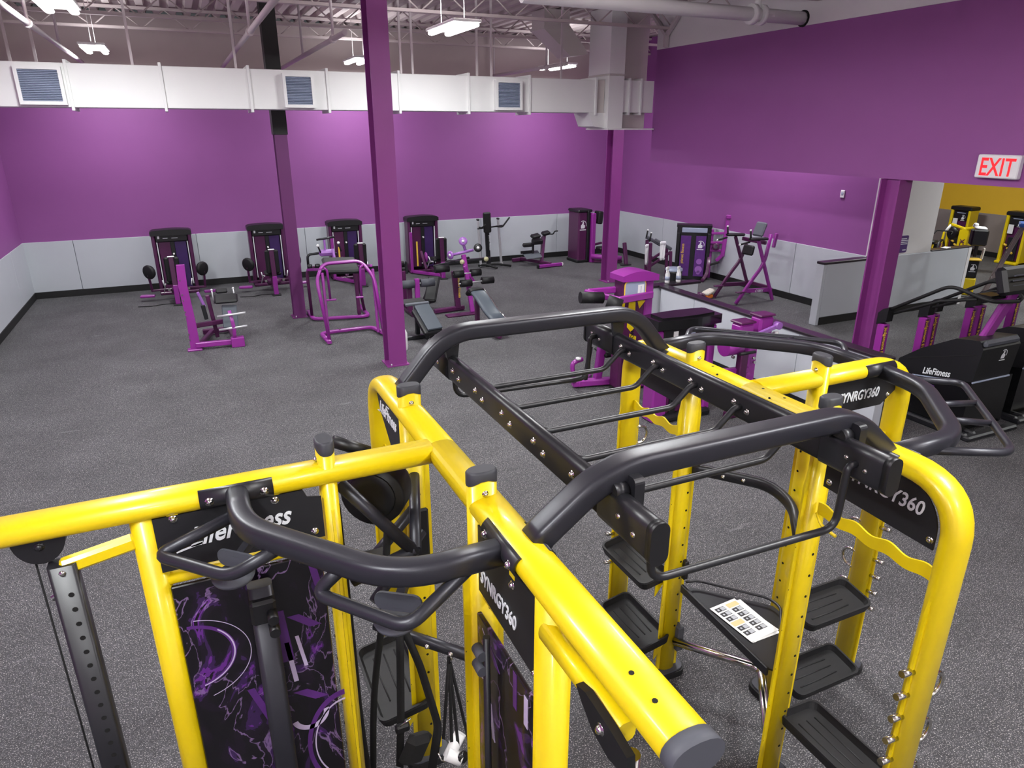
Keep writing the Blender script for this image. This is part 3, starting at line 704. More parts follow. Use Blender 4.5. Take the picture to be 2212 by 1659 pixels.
# ---------------------------------------------------------------- corner shelf, dip bar and step bar inside the right hub
sh = P(MB().prism([(2.70, 3.02), (3.06, 2.64), (3.06, 2.58), (2.66, 2.20), (2.62, 2.25), (2.62, 2.98)], (0, 0, 0.755), (1, 0, 0), (0, 1, 0), 0, 0.012), 'corner_shelf', 'black_metal')
P(MB().tube(fillet([(2.66, 3.02, 0.82), (2.74, 3.0, 0.82), (3.04, 2.66, 0.82), (3.04, 2.56, 0.82), (2.68, 2.20, 0.82)], 0.06), 0.009, 8), 'shelf_rail', 'black_metal', sh)
P(MB().bar((2.635, 3.03, 0.775), (2.60, 2.21, 0.775), 0.02, 0.06, 0.004), 'front_lip', 'black_metal', sh)
for z in (0.9, 1.68): P(MB().box((2.665, 3.05, z-0.09), (2.70, 3.09, z+0.05), 0.004), 'clamp', 'black_metal', sh)
db = P(MB().sweep(fillet([(2.66, 3.06, 1.64), (2.72, 3.0, 1.64), (2.96, 2.72, 1.63), (2.95, 2.52, 1.60), (2.70, 2.20, 1.52)], 0.16, 7), oval(0.05, 0.075, 14), ref=(0, 0, 1)), 'dip_bar', 'black_metal')
for q in ((2.78, 2.92), (2.86, 2.83)): bolt((q[0]-0.02, q[1]-0.018, 1.64), (-0.75, -0.65, 0), db, 0.008)
P(MB().tube(fillet([(2.64, 3.06, 0.31), (2.98, 2.64, 0.31), (2.98, 2.58, 0.31), (2.66, 2.19, 0.31)], 0.09, 6), 0.029, 14), 'step_bar', 'chrome')
P(MB().box((2.66, 3.04, 0.22), (2.71, 3.12, 0.42), 0.006), 'clamp', 'cap_grey')
# ---------------------------------------------------------------- monkey bar arches
AP = oval(0.088, 0.106, 32, 4.4)
def saddle(c, axis, side, L, parent=None, m='black_metal'):
    c, axis, side = V(c), V(axis), V(side); pf = []
    a0 = math.atan2(side.z, 1)
    angs = [-1.75+k*(2.65)/12 for k in range(13)]
    for a in angs: pf.append((math.cos(a)*0.0775, math.sin(a)*0.0545))
    for a in reversed(angs): pf.append((math.cos(a)*0.069, math.sin(a)*0.045))
    x = axis.cross(V((0, 0, 1)))
    if x.dot(side) < 0: axis = -axis
    s = P(MB().sweep([c-axis*L/2, c+axis*L/2], pf, ref=(0, 0, 1)), 'saddle_bracket', m, parent)
    return s
def arch(y, xl, xr, xb0, xb1, zt):
    pts = [(xl, y, ZB+0.02), (xl+0.03, y, ZB+0.05), (xb0, y, zt), (xb1, y, zt-0.01), (xr-0.03, y, ZB+0.05), (xr, y, ZB+0.02)]
    pts = [pts[0]]+fillet(pts[1:5], 0.16, 8)+[pts[5]]
    a = P(MB().sweep(pts, AP, ref=(0, 1, 0)), 'arch_bar', 'graphite')
    for x, s in ((xl-0.05, 1), (xr+0.05, -1)):
        sd = saddle((HLx if s > 0 else HRx, y, ZB), (0, 1, 0), (s, 0, 0), 0.19, a)
        for q in (-0.07, 0.07): bolt(((HLx if s > 0 else HRx)+s*0.066, y+q, ZB-0.03), (s, 0, -0.5), sd, 0.01)
    return a
aN = arch(1.80, 0.91, 2.60, 1.19, 2.36, 2.55); aF = arch(3.40, 0.91, 2.60, 1.16, 2.37, 2.618)
RLx, RRx, RZ = 1.205, 2.275, 2.415
RP = rrect(0.058, 0.142, 0.027, 4)
for x, s, par in ((RLx, -1, 'l'), (RRx, 1, 'r')):
    r = P(MB().sweep([(x, 1.56, RZ), (x, 3.72, RZ)], RP, ref=(0, 0, 1)), 'ladder_rail', 'black_metal')
    for (y0, y1) in ((1.53, 1.83), (3.42, 3.74)):
        P(MB().sweep([(x, y0, RZ), (x, y1, RZ)], rrect(0.068, 0.154, 0.032, 4), ref=(0, 0, 1)), 'end_sleeve', 'black_metal', r)
    P(MB().sweep([(x, 1.535, RZ), (x, 1.505, RZ)], rrect(0.072, 0.158, 0.034, 5), ref=(0, 0, 1)), 'end_cap', 'black_plastic', r)
    P(MB().sweep([(x, 3.74, RZ), (x, 3.76, RZ)], rrect(0.072, 0.158, 0.034, 5), ref=(0, 0, 1)), 'end_cap', 'black_plastic', r)
    # hanger brackets to the arches
    for y, zt in ((1.80, 2.53), (3.42, 2.595)):
        P(MB().prism([(-0.03, RZ+0.05), (0.03, RZ+0.05), (0.045, zt-0.02), (-0.045, zt-0.02)], (x, y+0.0, 0), (1, 0, 0), (0, 0, 1), -0.012, 0.012), 'hanger_bracket', 'black_metal', r)
        if y > 3: continue
        hb = P(MB().cyl((x-0.025, y-0.05, RZ+0.075), (x+0.025, y-0.05, RZ+0.075), 0.03, 12), 'pivot', 'black_metal', r)
        P(MB().prism(rrect(0.07, 0.13, 0.02), (x+0.055, y-0.06, RZ+0.06), (0, 1, 0), (0, 0, 1), -0.02, 0.02), 'latch_plate', 'black_metal', r)
        bolt((x+0.03, y-0.085, RZ+0.04), (-1, 0, 0.2) if s > 0 else (1, 0, 0.2), hb, 0.011); bolt((x-0.01, y-0.02, RZ+0.10), (0, -1, 0), hb, 0.011)
    for k in range(7):
        y = 1.65+k*0.327; f = V((s, 0, 0)) if s < 0 else V((-1, 0, 0))
        for dy, dz in ((-0.045, -0.02), (0.045, 0.02)):
            if s < 0: bolt((x-0.0295, y+dy, RZ+dz*0.5), (-1, 0, 0), r, 0.012)
            else: bolt((x-0.0295, y+dy, RZ+dz*0.5), (-1, 0, 0), r, 0.011)
for k in range(7):
    y = 1.65+k*0.327
    if k in (0, 6):
        pts = [(RLx+0.02, y, RZ), (RLx+0.075, y, RZ), (RLx+0.085, y, 2.16), (RRx-0.085, y, 2.14), (RRx-0.075, y, RZ), (RRx-0.02, y, RZ)]
        pts = fillet(pts, 0.07, 5)
    else:
        pts = fillet([(RLx+0.02, y, RZ), (RLx+0.06, y, RZ), (RLx+0.17, y, 2.315), (RRx-0.17, y, 2.315), (RRx-0.06, y, RZ), (RRx-0.02, y, RZ)], 0.035, 4)
    P(MB().tube(pts, 0.0155, 10), 'rung', 'black_metal')
# ---------------------------------------------------------------- corner pull-up bars
def corner_bar(pts, rad=0.14, r=(0.086, 0.086)):
    return P(MB().sweep(fillet(pts, rad, 8), oval(r[0], r[1], 24, 3.4), ref=(0, 0, 1)), 'pull_up_bar', 'graphite')
z = 2.30
cbL = corner_bar([(0.015, HYc-0.03, z+0.01), (0.015, 2.36, z), (0.44, 1.84, z), (HLx-0.04, 1.84, z)], 0.16)
for c, ax, sd in (((0.015, HYc+0.01, ZB), (1, 0, 0), (0, -1, 0)), ((HLx-0.01, 1.84, ZB), (0, 1, 0), (-1, 0, 0))):
    s_ = saddle(c, ax, sd, 0.27, cbL, 'black_metal')
    for q in (-0.10, 0.10): bolt(V(c)+V(ax)*q+V(sd)*0.077, sd, s_, 0.012)
def d_handle(pts, par, r=0.0235):
    h = P(MB().tube(fillet(pts, 0.055, 6), r, 12), 'grip_handle', 'graphite', par)
    return h
h1 = d_handle([(-0.0, 2.50, 2.285), (-0.285, 2.50, 2.185), (-0.05, 2.25, 2.185), (0.15, 2.22, 2.285)], cbL)
h2 = d_handle([(0.31, 2.01, 2.285), (0.205, 2.04, 2.18), (0.44, 1.745, 2.18), (0.72, 1.85, 2.285)], cbL)
def cap_shelf(c, yaw):
    cs, sn = math.cos(yaw), math.sin(yaw); ux = V((cs, sn, 0)); uy = V((-sn, cs, 0))
    b = P(MB().prism(rrect(0.17, 0.07, 0.03), V(c), ux, (0, 0, 1), -0.005, 0.005), 'stop_plate', 'cap_grey')
    P(MB().lathe([(0.0, 0.0), (0.035, 0.004), (0.07, 0.022), (0.078, 0.04), (0.0, 0.042)], V(c)-uy*0.03+V((0, 0, -0.085)), (0, 0, 1), 20), 'dish', 'cap_grey', b)
    P(MB().bar(V(c)+uy*0.0, V(c)+uy*0.16+V((0, 0, 0.06)), 0.03, 0.03), 'stay', 'graphite', b)
cap_shelf((-0.02, 2.42, 2.14), -0.75); cap_shelf((0.46, 1.93, 2.14), -0.62)
cbR = corner_bar([(3.62, HYc-0.03, z), (3.57, 2.30, z), (3.10, 1.80, z), (HRx+0.03, 1.80, z)], 0.14)
saddle((3.58, HYc, ZB), (1, 0, 0), (0, -1, 0), 0.24, cbR); saddle((HRx, 1.80, ZB), (0, 1, 0), (1, 0, 0), 0.24, cbR)
hr = P(MB().tube(fillet([(3.63, 2.52, 2.28), (4.0, 2.36, 2.25), (3.30, 1.645, 2.25), (2.88, 1.80, 2.28)], 0.09, 6), 0.0195, 12), 'outer_grip', 'graphite', cbR)
for t in (0.36, 0.66):
    a = V((3.57, 2.30, z)).lerp(V((3.10, 1.80, z)), t); b = V((4.0, 2.36, 2.25)).lerp(V((3.30, 1.645, 2.25)), t-0.02)
    P(MB().cyl(a, b, 0.0165, 10), 'grip_spacer', 'graphite', cbR)
cbT = corner_bar([(HRx+0.03, 3.55, z), (3.14, 3.60, z), (3.62, 3.10, z), (3.62, HYc+0.03, z)], 0.16)
P(MB().tube(fillet([(2.92, 3.58, 2.28), (3.18, 3.84, 2.30), (3.88, 3.12, 2.30), (3.63, 2.86, 2.28)], 0.09, 6), 0.0195, 12), 'outer_grip', 'graphite', cbT)
for t in (0.36, 0.66):
    a = V((3.14, 3.60, z)).lerp(V((3.62, 3.10, z)), t); b = V((3.18, 3.84, 2.30)).lerp(V((3.88, 3.12, 2.30)), t+0.03)
    P(MB().cyl(a, b, 0.0155, 10), 'grip_spacer', 'graphite', cbT)
# ---------------------------------------------------------------- cable columns, pulleys and shrouds
s1 = P(MB().box((-0.275, HYc-0.03, 0.05), (0.31, HYc-0.01, 1.955), 0.004), 'weight_shroud', 'graphic_a')
def arc_print(o, ux, uy, n_, cx, cz, r0, r1, a0, a1, m, par, sq=1.0):
    k = 28; pts = [(cx+r1*math.cos(a0+(a1-a0)*j/k), cz+sq*r1*math.sin(a0+(a1-a0)*j/k)) for j in range(k+1)]
    pts += [(cx+r0*math.cos(a0+(a1-a0)*j/k), cz+sq*r0*math.sin(a0+(a1-a0)*j/k)) for j in range(k, -1, -1)]
    P(MB().prism(pts, o, ux, uy, 0, n_), 'graphic_print', m, par)
o1 = (0, HYc-0.0305, 0); X1, Z1 = (1, 0, 0), (0, 0, 1)
arc_print(o1, X1, Z1, 0.0008, -0.26, 1.60, 0.165, 0.182, -1.45, 1.5, 'graph_violet', s1, 0.88)
arc_print(o1, X1, Z1, 0.0010, -0.26, 1.60, 0.172, 0.178, -1.35, 0.8, 'graph_white', s1, 0.88)
arc_print(o1, X1, Z1, 0.0010, -0.26, 1.58, 0.236, 0.239, -1.3, 1.4, 'graph_white', s1, 0.85)
arc_print(o1, X1, Z1, 0.0010, 0.34, 0.92, 0.15, 0.156, 1.3, 3.9, 'graph_white', s1, 1.5)
arc_print(o1, X1, Z1, 0.0010, 0.34, 0.92, 0.17, 0.19, 1.3, 3.9, 'graph_violet', s1, 1.5)
arc_print(o1, X1, Z1, 0.0010, 0.18, 1.12, 0.06, 0.085, 3.4, 6.4, 'graph_white', s1, 1.0)
for (x0, z0, x1, z1, wd, m) in ((0.12, 1.55, 0.14, 1.33, 0.02, 'graph_white'), (0.165, 1.57, 0.19, 1.40, 0.016, 'graph_white'), (0.02, 1.47, 0.05, 1.34, 0.03, 'graph_white'),
                               (0.10, 1.72, 0.12, 1.45, 0.05, 'graph_violet'), (0.16, 1.68, 0.25, 1.60, 0.05, 'graph_violet'), (-0.05, 1.36, 0.02, 1.14, 0.03, 'graph_violet'),
                               (0.26, 1.93, 0.28, 1.80, 0.03, 'graph_violet'), (0.15, 1.27, 0.24, 1.20, 0.06, 'graph_violet')):
    P(MB().prism([(x0-wd/2, z0), (x0+wd/2, z0), (x1+wd/2, z1), (x1-wd/2, z1)], o1, X1, Z1, 0, 0.0012), 'graphic_print', m, s1)
s2 = P(MB().box((HLx-0.06, 1.60, 0.05), (HLx-0.04, 2.10, 1.86), 0.004), 'weight_shroud', 'graphic_b')
o2 = (HLx-0.0605, 2.10, 0); X2 = (0, -1, 0)
arc_print(o2, X2, Z1, 0.001, 0.02, 1.70, 0.10, 0.104, -1.5, 1.2, 'graph_white', s2, 1.3)
arc_print(o2, X2, Z1, 0.001, 0.03, 1.68, 0.06, 0.075, -1.5, 1.2, 'graph_violet', s2, 1.3)
for (x0, z0, x1, z1, wd, m) in ((0.13, 1.52, 0.16, 1.35, 0.025, 'graph_white'), (0.36, 1.86, 0.36, 1.70, 0.03, 'graph_violet'), (0.12, 1.80, 0.2, 1.74, 0.05, 'graph_violet'), (0.45, 1.83, 0.45, 1.70, 0.03, 'graph_white')):
    P(MB().prism([(x0-wd/2, z0), (x0+wd/2, z0), (x1+wd/2, z1), (x1-wd/2, z1)], o2, X2, Z1, 0, 0.0012), 'graphic_print', m, s2)
def cable_column(x, y, face, zt, wd=0.085):
    f = V(face); c = P(MB().sweep([(x, y, 0.08), (x, y, zt)], rrect(wd, 0.06, 0.022), ref=face), 'cable_column', 'graphite'); sdv = f.cross(V((0, 0, 1)))
    k = P(MB().box(V((x, y, zt-0.16))-sdv*0.05-f*0.045, V((x, y, zt-0.05))+sdv*0.05+f*0.06, 0.012), 'carriage', 'black_plastic', c)
    for q in (-0.11, -0.17): P(MB().cyl(V((x, y, zt+q))+f*0.05-sdv*0.03, V((x, y, zt+q))+f*0.115-sdv*0.03, 0.021, 14), 'roller', 'black_plastic', k)
    return c
cable_column(0.045, HYc-0.12, (0, -1, 0), 1.94, 0.095); 
P(MB().cyl((HLx-0.09, 1.93, 0.06), (HLx-0.09, 1.93, 1.88), 0.014, 10), 'guide_rod', 'black_metal')
for zz in (1.80, 1.73): P(MB().cyl((HLx-0.11, 1.98, zz), (HLx-0.11, 1.92, zz), 0.022, 14), 'roller', 'cap_grey')
# slotted posts hanging below the cantilever ends
def slot_post(x, y, zt, link_to, pul, pax, tang):
    p = P(MB().sweep([(x, y, 0.06), (x, y, zt)], rrect(0.092, 0.07, 0.014), ref=(0, 1, 0)), 'slotted_post', 'black_metal')
    holes([(x+0.01, y-0.0355, zt-0.12-0.065*k) for k in range(26)], (0, -1, 0), p, 0.01)
    l = P(MB().bar((x-0.01, y, zt-0.02), (link_to[0], link_to[1], zt+0.01), 0.05, 0.06, 0.012), 'link_arm', 'yellow')
    bolt((x+0.0, y-0.03, zt-0.025), (0, -1, 0), l, 0.012)
    k = P(MB().prism([(0.085*math.cos(PI+PI*j/16), 0.105*math.sin(PI+PI*j/16)) for j in range(17)]+[(0.085, 0.015), (-0.085, 0.015)], pul, tang, (0, 0, 1), -0.03, 0.03), 'pulley_cover', 'black_plastic')
    P(MB().prism([(-0.095, 0.0), (0.095, 0.0), (0.09, 0.03), (-0.09, 0.03)], V(pul), tang, (0, 0, 1), -0.03, 0.03), 'pulley_mount', 'yellow', k)
    bolt(V(pul)+V(pax)*0.031+V((0, 0, -0.035)), pax, k, 0.012, 'black_metal')
    P(MB().tube([V(pul)+V(tang)*-0.03+V((0, 0, -0.09)), V(pul)+V(tang)*-0.03+V((0, 0, -2.0))], 0.004, 6), 'cable', 'strap', k)
    return p
slot_post(-0.60, HYc-0.03, 2.17, (-0.36, HYc, 0), (-0.655, HYc+0.0, 2.285), (0, -1, 0), (1, 0, 0))
P(MB().sweep([(HLx-0.05, 1.53, 2.20), (HLx-0.045, 1.10, 2.205)], oval(0.06, 0.065, 14)), 'link_arm', 'yellow')
tear = [(-0.13, 0.03), (-0.10, 0.0), (-0.04, -0.045), (0.04, -0.062), (0.10, -0.05), (0.125, -0.02), (0.12, 0.02), (0.04, 0.035), (-0.08, 0.045)]
tp_ = P(MB().prism(tear, (HLx-0.085, 1.14, 2.205), (0, -1, 0), (0, 0, 1), -0.012, 0.012), 'pulley_cover', 'black_plastic')
bolt((HLx-0.098, 1.14, 2.20), (-1, 0, 0), tp_, 0.012)
P(MB().cyl((HLx-0.06, 1.05, 0.06), (HLx-0.06, 1.05, 2.19), 0.022, 12), 'guide_post', 'chrome')
P(MB().cyl((-0.655, HYc-0.03, 2.03), (-0.60, HYc-0.03, 2.06), 0.014, 10), 'pop_pin', 'chrome')
# ---------------------------------------------------------------- rope drum, stays and strap bar inside the left hub
ax = V((-0.55, -0.83, 0)); c = V((0.62, 2.88, 2.06))
dr = P(MB().lathe([(0.0, -0.07), (0.15, -0.07), (0.155, -0.05), (0.155, 0.05), (0.15, 0.07), (0.0, 0.07)], c, ax, 28), 'rope_drum', 'black_plastic')
P(MB().lathe([(0.0, 0.071), (0.06, 0.075), (0.11, 0.076), (0.115, 0.07), (0.0, 0.07)], c, ax, 24), 'drum_hub', 'black_plastic', dr)
for a, b in (((0.42, 2.72, 2.22), (0.72, 2.62, 1.84)), ((0.44, 2.70, 1.72), (0.72, 2.62, 1.86)), ((0.72, 2.62, 1.85), (0.86, 3.08, 1.98)), ((0.50, 2.95, 1.55), (0.84, 3.06, 1.80)), ((0.56, 2.86, 1.45), (0.88, 3.06, 1.66))):
    P(MB().sweep([a, b], oval(0.055, 0.055, 12)), 'stay_bar', 'graphite')
P(MB().box((0.83, 3.07, 1.45), (0.925, 3.095, 1.78), 0.01), 'clamp_plate', 'black_plastic')
P(MB().box((0.46, 2.84, 1.62), (0.66, 2.96, 1.70), 0.02), 'guide_block', 'black_plastic')
P(MB().cyl((0.46, 3.02, 2.28), (0.62, 3.0, 2.20), 0.03, 12), 'roller', 'black_plastic')
for pts in ([(0.42, 2.83, 2.05), (0.43, 2.84, 1.4), (0.45, 2.95, 0.6), (0.48, 3.0, 0.1)], [(0.66, 2.86, 1.92), (0.62, 2.9, 1.4), (0.54, 3.0, 0.75), (0.50, 3.02, 0.1)]):
    P(MB().tube(fillet(pts, 0.3, 6), 0.019, 10), 'rope', 'strap', dr)
P(MB().lathe([(0, 0), (0.08, 0.0), (0.095, 0.03), (0.08, 0.07), (0, 0.075)], (0.49, 3.01, 0.02), (0, 0, 1), 16), 'rope_coil', 'strap', dr)
sb = P(MB().sweep([(0.60, 3.09, 1.13), (1.02, 2.68, 1.08)], oval(0.055, 0.06, 14), ref=(0, 0, 1)), 'strap_bar', 'graphite')
for t in (0.55, 0.78): bolt(V((0.60, 3.09, 1.12)).lerp(V((1.02, 2.68, 1.08)), t)+V((-0.02, -0.022, 0)), (-0.7, -0.7, 0), sb, 0.01)
# ---------------------------------------------------------------- things that hang or lie on the rig
def strap_set():
    o = (0.74, 2.92, 0.2); t = thing('suspension_strap', 'black webbing suspension strap with buckle and foot cradle hanging from the rig', 'strap', o)
    def web(pts, wd, nm, m='strap'):
        MB().sweep(fillet(pts, 0.05, 4), [(-wd/2, -0.0025), (wd/2, -0.0025), (wd/2, 0.0025), (-wd/2, 0.0025)], ref=(-0.7, -0.7, 0)).build(nm, m, t, o)
    web([(0.70, 2.95, 1.17), (0.685, 2.93, 0.95), (0.66, 2.90, 0.62), (0.63, 2.88, 0.30)], 0.045, 'webbing')
    web([(0.72, 2.93, 1.17), (0.78, 2.88, 0.95), (0.85, 2.83, 0.55), (0.80, 2.83, 0.25)], 0.05, 'webbing')
    MB().box((0.62, 2.86, 0.55), (0.70, 2.9, 0.60), 0.01).build('buckle', 'black_plastic', t, o)
    MB().tube([(0.64, 2.85, 0.62), (0.70, 2.84, 0.66)], 0.005, 6).build('buckle_bar', 'chrome', t, o)
    MB().cbox((0.72, 2.86, 0.42), (0.16, 0.08, 0.22), (0.2, 0.3, 0.2), 0.035).build('foot_cradle', 'strap', t, o)
strap_set()
def handle_set():
    o = (0.92, 2.76, 0.2); t = thing('hand_strap', 'white cable handle with black straps hooked on a snap link', 'handle', o)
    tp = V((0.905, 2.765, 1.06))
    MB().tube([tp+V((0, 0, 0.03)), tp+V((0.01, -0.02, 0)), tp+V((0, 0, -0.04))], 0.006, 8).build('snap_link', 'chrome', t, o)
    for q in ((0.86, 2.78, 0.50), (0.93, 2.74, 0.46), (1.0, 2.74, 0.42), (0.90, 2.76, 0.46)):
        MB().sweep([tp, q], [(-0.009, -0.002), (0.009, -0.002), (0.009, 0.002), (-0.009, 0.002)], ref=(-0.7, -0.7, 0)).build('webbing', 'strap', t, o)
    MB().cyl((0.87, 2.74, 0.40), (0.96, 2.78, 0.50), 0.034, 16).build('grip', 'white_plastic', t, o)
    MB().cyl((0.86, 2.735, 0.44), (0.93, 2.70, 0.40), 0.036, 16).build('grip', 'white_plastic', t, o)
    MB().lathe([(0, 0), (0.03, 0), (0.035, 0.01), (0.03, 0.02), (0, 0.02)], (0.935, 2.70, 0.42), (0.3, -0.9, 0.3), 14).build('end_cap', 'gloss_black', t, o)
    MB().tube([(0.82, 2.76, 0.44), (0.83, 2.74, 0.40), (0.88, 2.72, 0.385)], 0.005, 6).build('wire_hook', 'chrome', t, o)
handle_set()
def papers():
    o = (2.785, 2.615, 0.767); t = thing('paper_sheets', 'loose exercise chart sheets lying on the black corner shelf of the rig', 'papers', o, math.radians(4))
    for k, (dx, dy, rz_) in enumerate(((0.02, -0.012, -0.07), (0.01, -0.004, 0.05), (0.0, 0.0, 0.0))):
        MB().cbox((dx, dy, 0.002+k*0.0025), (0.215, 0.35, 0.0015), (0, 0, rz_)).build('sheet', 'paper', t)
    pr = MB(); dk = MB(); wh = MB()
    for i in range(6):
        for j in range(2):
            x, y = -0.05+j*0.1, 0.135-i*0.048
            if (i, j) in ((0, 1), (3, 0)): pr.box((x-0.045, y-0.02, 0.0079), (x+0.045, y+0.02, 0.0083))
            else: dk.box((x-0.04, y-0.018, 0.0079), (x+0.035, y+0.018, 0.0083)); wh.box((x-0.0, y-0.014, 0.0083), (x+0.033, y+0.014, 0.0086)); wh.lathe([(0, 0.0), (0.008, 0)], (x-0.02, y, 0.0086), (0, 0, 1), 8)
    pr.build('tan_print', 'paper_tan', t, kind='stuff'); dk.build('dark_print', 'paper_dark', t, kind='stuff'); wh.build('picture_print', 'panel_grey', t, kind='stuff')
papers()
# ================================================================== STRENGTH MACHINES
PENDING = []
class PM(MB):
    def __init__(s, t, name, m, kind=None):
        MB.__init__(s); s.t, s.nm, s.m, s.kd, s.obj = t, name, m, kind, None; PENDING.append(s)
def q(t, name, m, kind=None): return PM(t, name, m, kind)
def flush():
    for p in PENDING:
        par = p.t.obj if isinstance(p.t, PM) else p.t
        p.obj = p.build(p.nm, p.m, par, kind=p.kd)
    PENDING.clear()
def padbox(t, name, c, size, rot=(0, 0, 0), m='upholstery', bev=0.03): return q(t, name, m).cbox(c, size, rot, bev)
def roller(t, a, b, r=0.055, m='upholstery'): return q(t, 'roller_pad', m).cyl(a, b, r, 16)
def thumb_logo(t, o, ux, uy, h, m='letter_white'):
    """thumb-up emblem over a line of text"""
    g = q(t, 'emblem', m, 'stuff')
    g.prism([(x*h, y*h) for x, y in ((-0.28, 0.0), (0.18, 0.0), (0.26, 0.12), (0.26, 0.3), (0.2, 0.42), (0.06, 0.44), (0.12, 0.62), (0.06, 0.8), (-0.04, 0.78), (-0.08, 0.58), (-0.2, 0.42), (-0.28, 0.38))], o, ux, uy, 0, 0.002)
    k = 14; pts = [(0.48*h*math.cos(-0.4+2.6*j/k), 0.42*h+0.5*h*math.sin(-0.4+2.6*j/k)) for j in range(k+1)]+[(0.42*h*math.cos(-0.4+2.6*j/k), 0.42*h+0.43*h*math.sin(-0.4+2.6*j/k)) for j in range(k, -1, -1)]
    g.prism(pts, o, ux, uy, 0, 0.002)
    g.prism([(-0.42*h, -0.22*h), (0.42*h, -0.22*h), (0.42*h, -0.12*h), (-0.42*h, -0.12*h)], o, ux, uy, 0, 0.002)
def tower(t, x0, x1, y0, y1, h, plum='machine_plum', viol='shroud_violet', txt=False):
    """weight-stack tower, open side facing -y"""
    xc = (x0+x1)/2; w_ = x1-x0
    for x in (x0, x1-0.075): q(t, 'side_column', 'machine_plum').box((x, y0, 0.0), (x+0.075, y1, h-0.1), 0.02)
    cp = q(t, 'top_cover', 'black_plastic'); n = 16
    cp.prism([(x0-0.015, h-0.13), (x0-0.015, h-0.045)]+[(x0-0.015+(w_+0.03)*(0.06+0.88*k/n), h-0.015+0.02*math.sin(PI*k/n)) for k in range(n+1)]+[(x1+0.015, h-0.045), (x1+0.015, h-0.13)], (0, 0, 0), (1, 0, 0), (0, 0, 1), -y1-0.01, -y0+0.015)
    q(t, 'crown_plate', 'black_plastic').box((x0+0.075, y0+0.03, h-0.28), (x1-0.075, y1-0.05, h-0.1), 0.02)
    q(t, 'shroud_panel', plum).box((x0+0.13, y0+0.07, 0.15), (xc-0.045, y0+0.09, h-0.26), 0.004)
    q(t, 'shroud_panel', viol).box((xc+0.045, y0+0.07, 0.15), (x1-0.13, y0+0.09, h-0.26), 0.004)
    q(t, 'weight_channel', 'black_plastic').box((xc-0.045, y0+0.05, 0.12), (xc+0.045, y1-0.05, h-0.2), 0.005)
    q(t, 'rear_shroud', 'black_plastic').box((x0+0.07, y1-0.05, 0.05), (x1-0.07, y1-0.01, h-0.1))
    for x in (x0+0.095, x1-0.11): q(t, 'reveal_strip', 'letter_white').box((x, y0+0.02, 0.22), (x+0.02, y0+0.05, h-0.28))
    lb = q(t, 'label_strip', 'letter_white', 'stuff')
    for a, b, c_ in ((0.13, 0.17, 0.06), (0.24, 0.34, 0.015), (0.42, 0.55, 0.012)):
        lb.box((x0+a, y0+0.022, h-0.2), (x0+b, y0+0.03, h-0.2+c_))
    q(t, 'selector_pin', 'white_plastic').cyl((xc, y0+0.05, h-0.55), (xc, y0+0.0, h-0.55), 0.02, 12)
    q(t, 'base_beam', 'machine_plum').box((x0, y0-0.02, 0.0), (x1, y1, 0.07), 0.015)
def seat_back(t, x, y, lean=0.06, top=1.05):
    """seat facing the tower: back of the backrest towards -y"""
    padbox(t, 'backrest', (x, y+0.05, 0.77), (0.30, 0.09, 0.55), (lean, 0, 0))
    q(t, 'back_post', 'machine_plum').bar((x, y-0.06, 0.42), (x, y-0.01, top), 0.1, 0.06, 0.01, (0, 1, 0))
    q(t, 'post_cap', 'white_plastic').cbox((x, y-0.005, top+0.008), (0.14, 0.09, 0.02), (0, 0, 0), 0.008)
    padbox(t, 'seat', (x, y+0.30, 0.47), (0.36, 0.40, 0.08), (0, 0, 0))
    q(t, 'lower_post', 'machine_purple').bar((x, y-0.07, 0.03), (x, y-0.06, 0.45), 0.1, 0.075, 0.01, (0, 1, 0))
    q(t, 'foot_pad', 'rubber').cbox((x, y-0.07, 0.015), (0.2, 0.14, 0.03), (0, 0, 0), 0.008)
    q(t, 'spine_beam', 'machine_plum').bar((x, y-0.05, 0.11), (x, y+0.95, 0.11), 0.09, 0.09, 0.012)
    q(t, 'seat_stem', 'machine_plum').bar((x, y+0.3, 0.1), (x, y+0.3, 0.44), 0.08, 0.08, 0.01, (0, 1, 0))
    q(t, 'seat_rail', 'steel').tube(fillet([(x-0.2, y+0.12, 0.44), (x-0.2, y+0.42, 0.40), (x-0.26, y+0.48, 0.2)], 0.05), 0.014, 8)
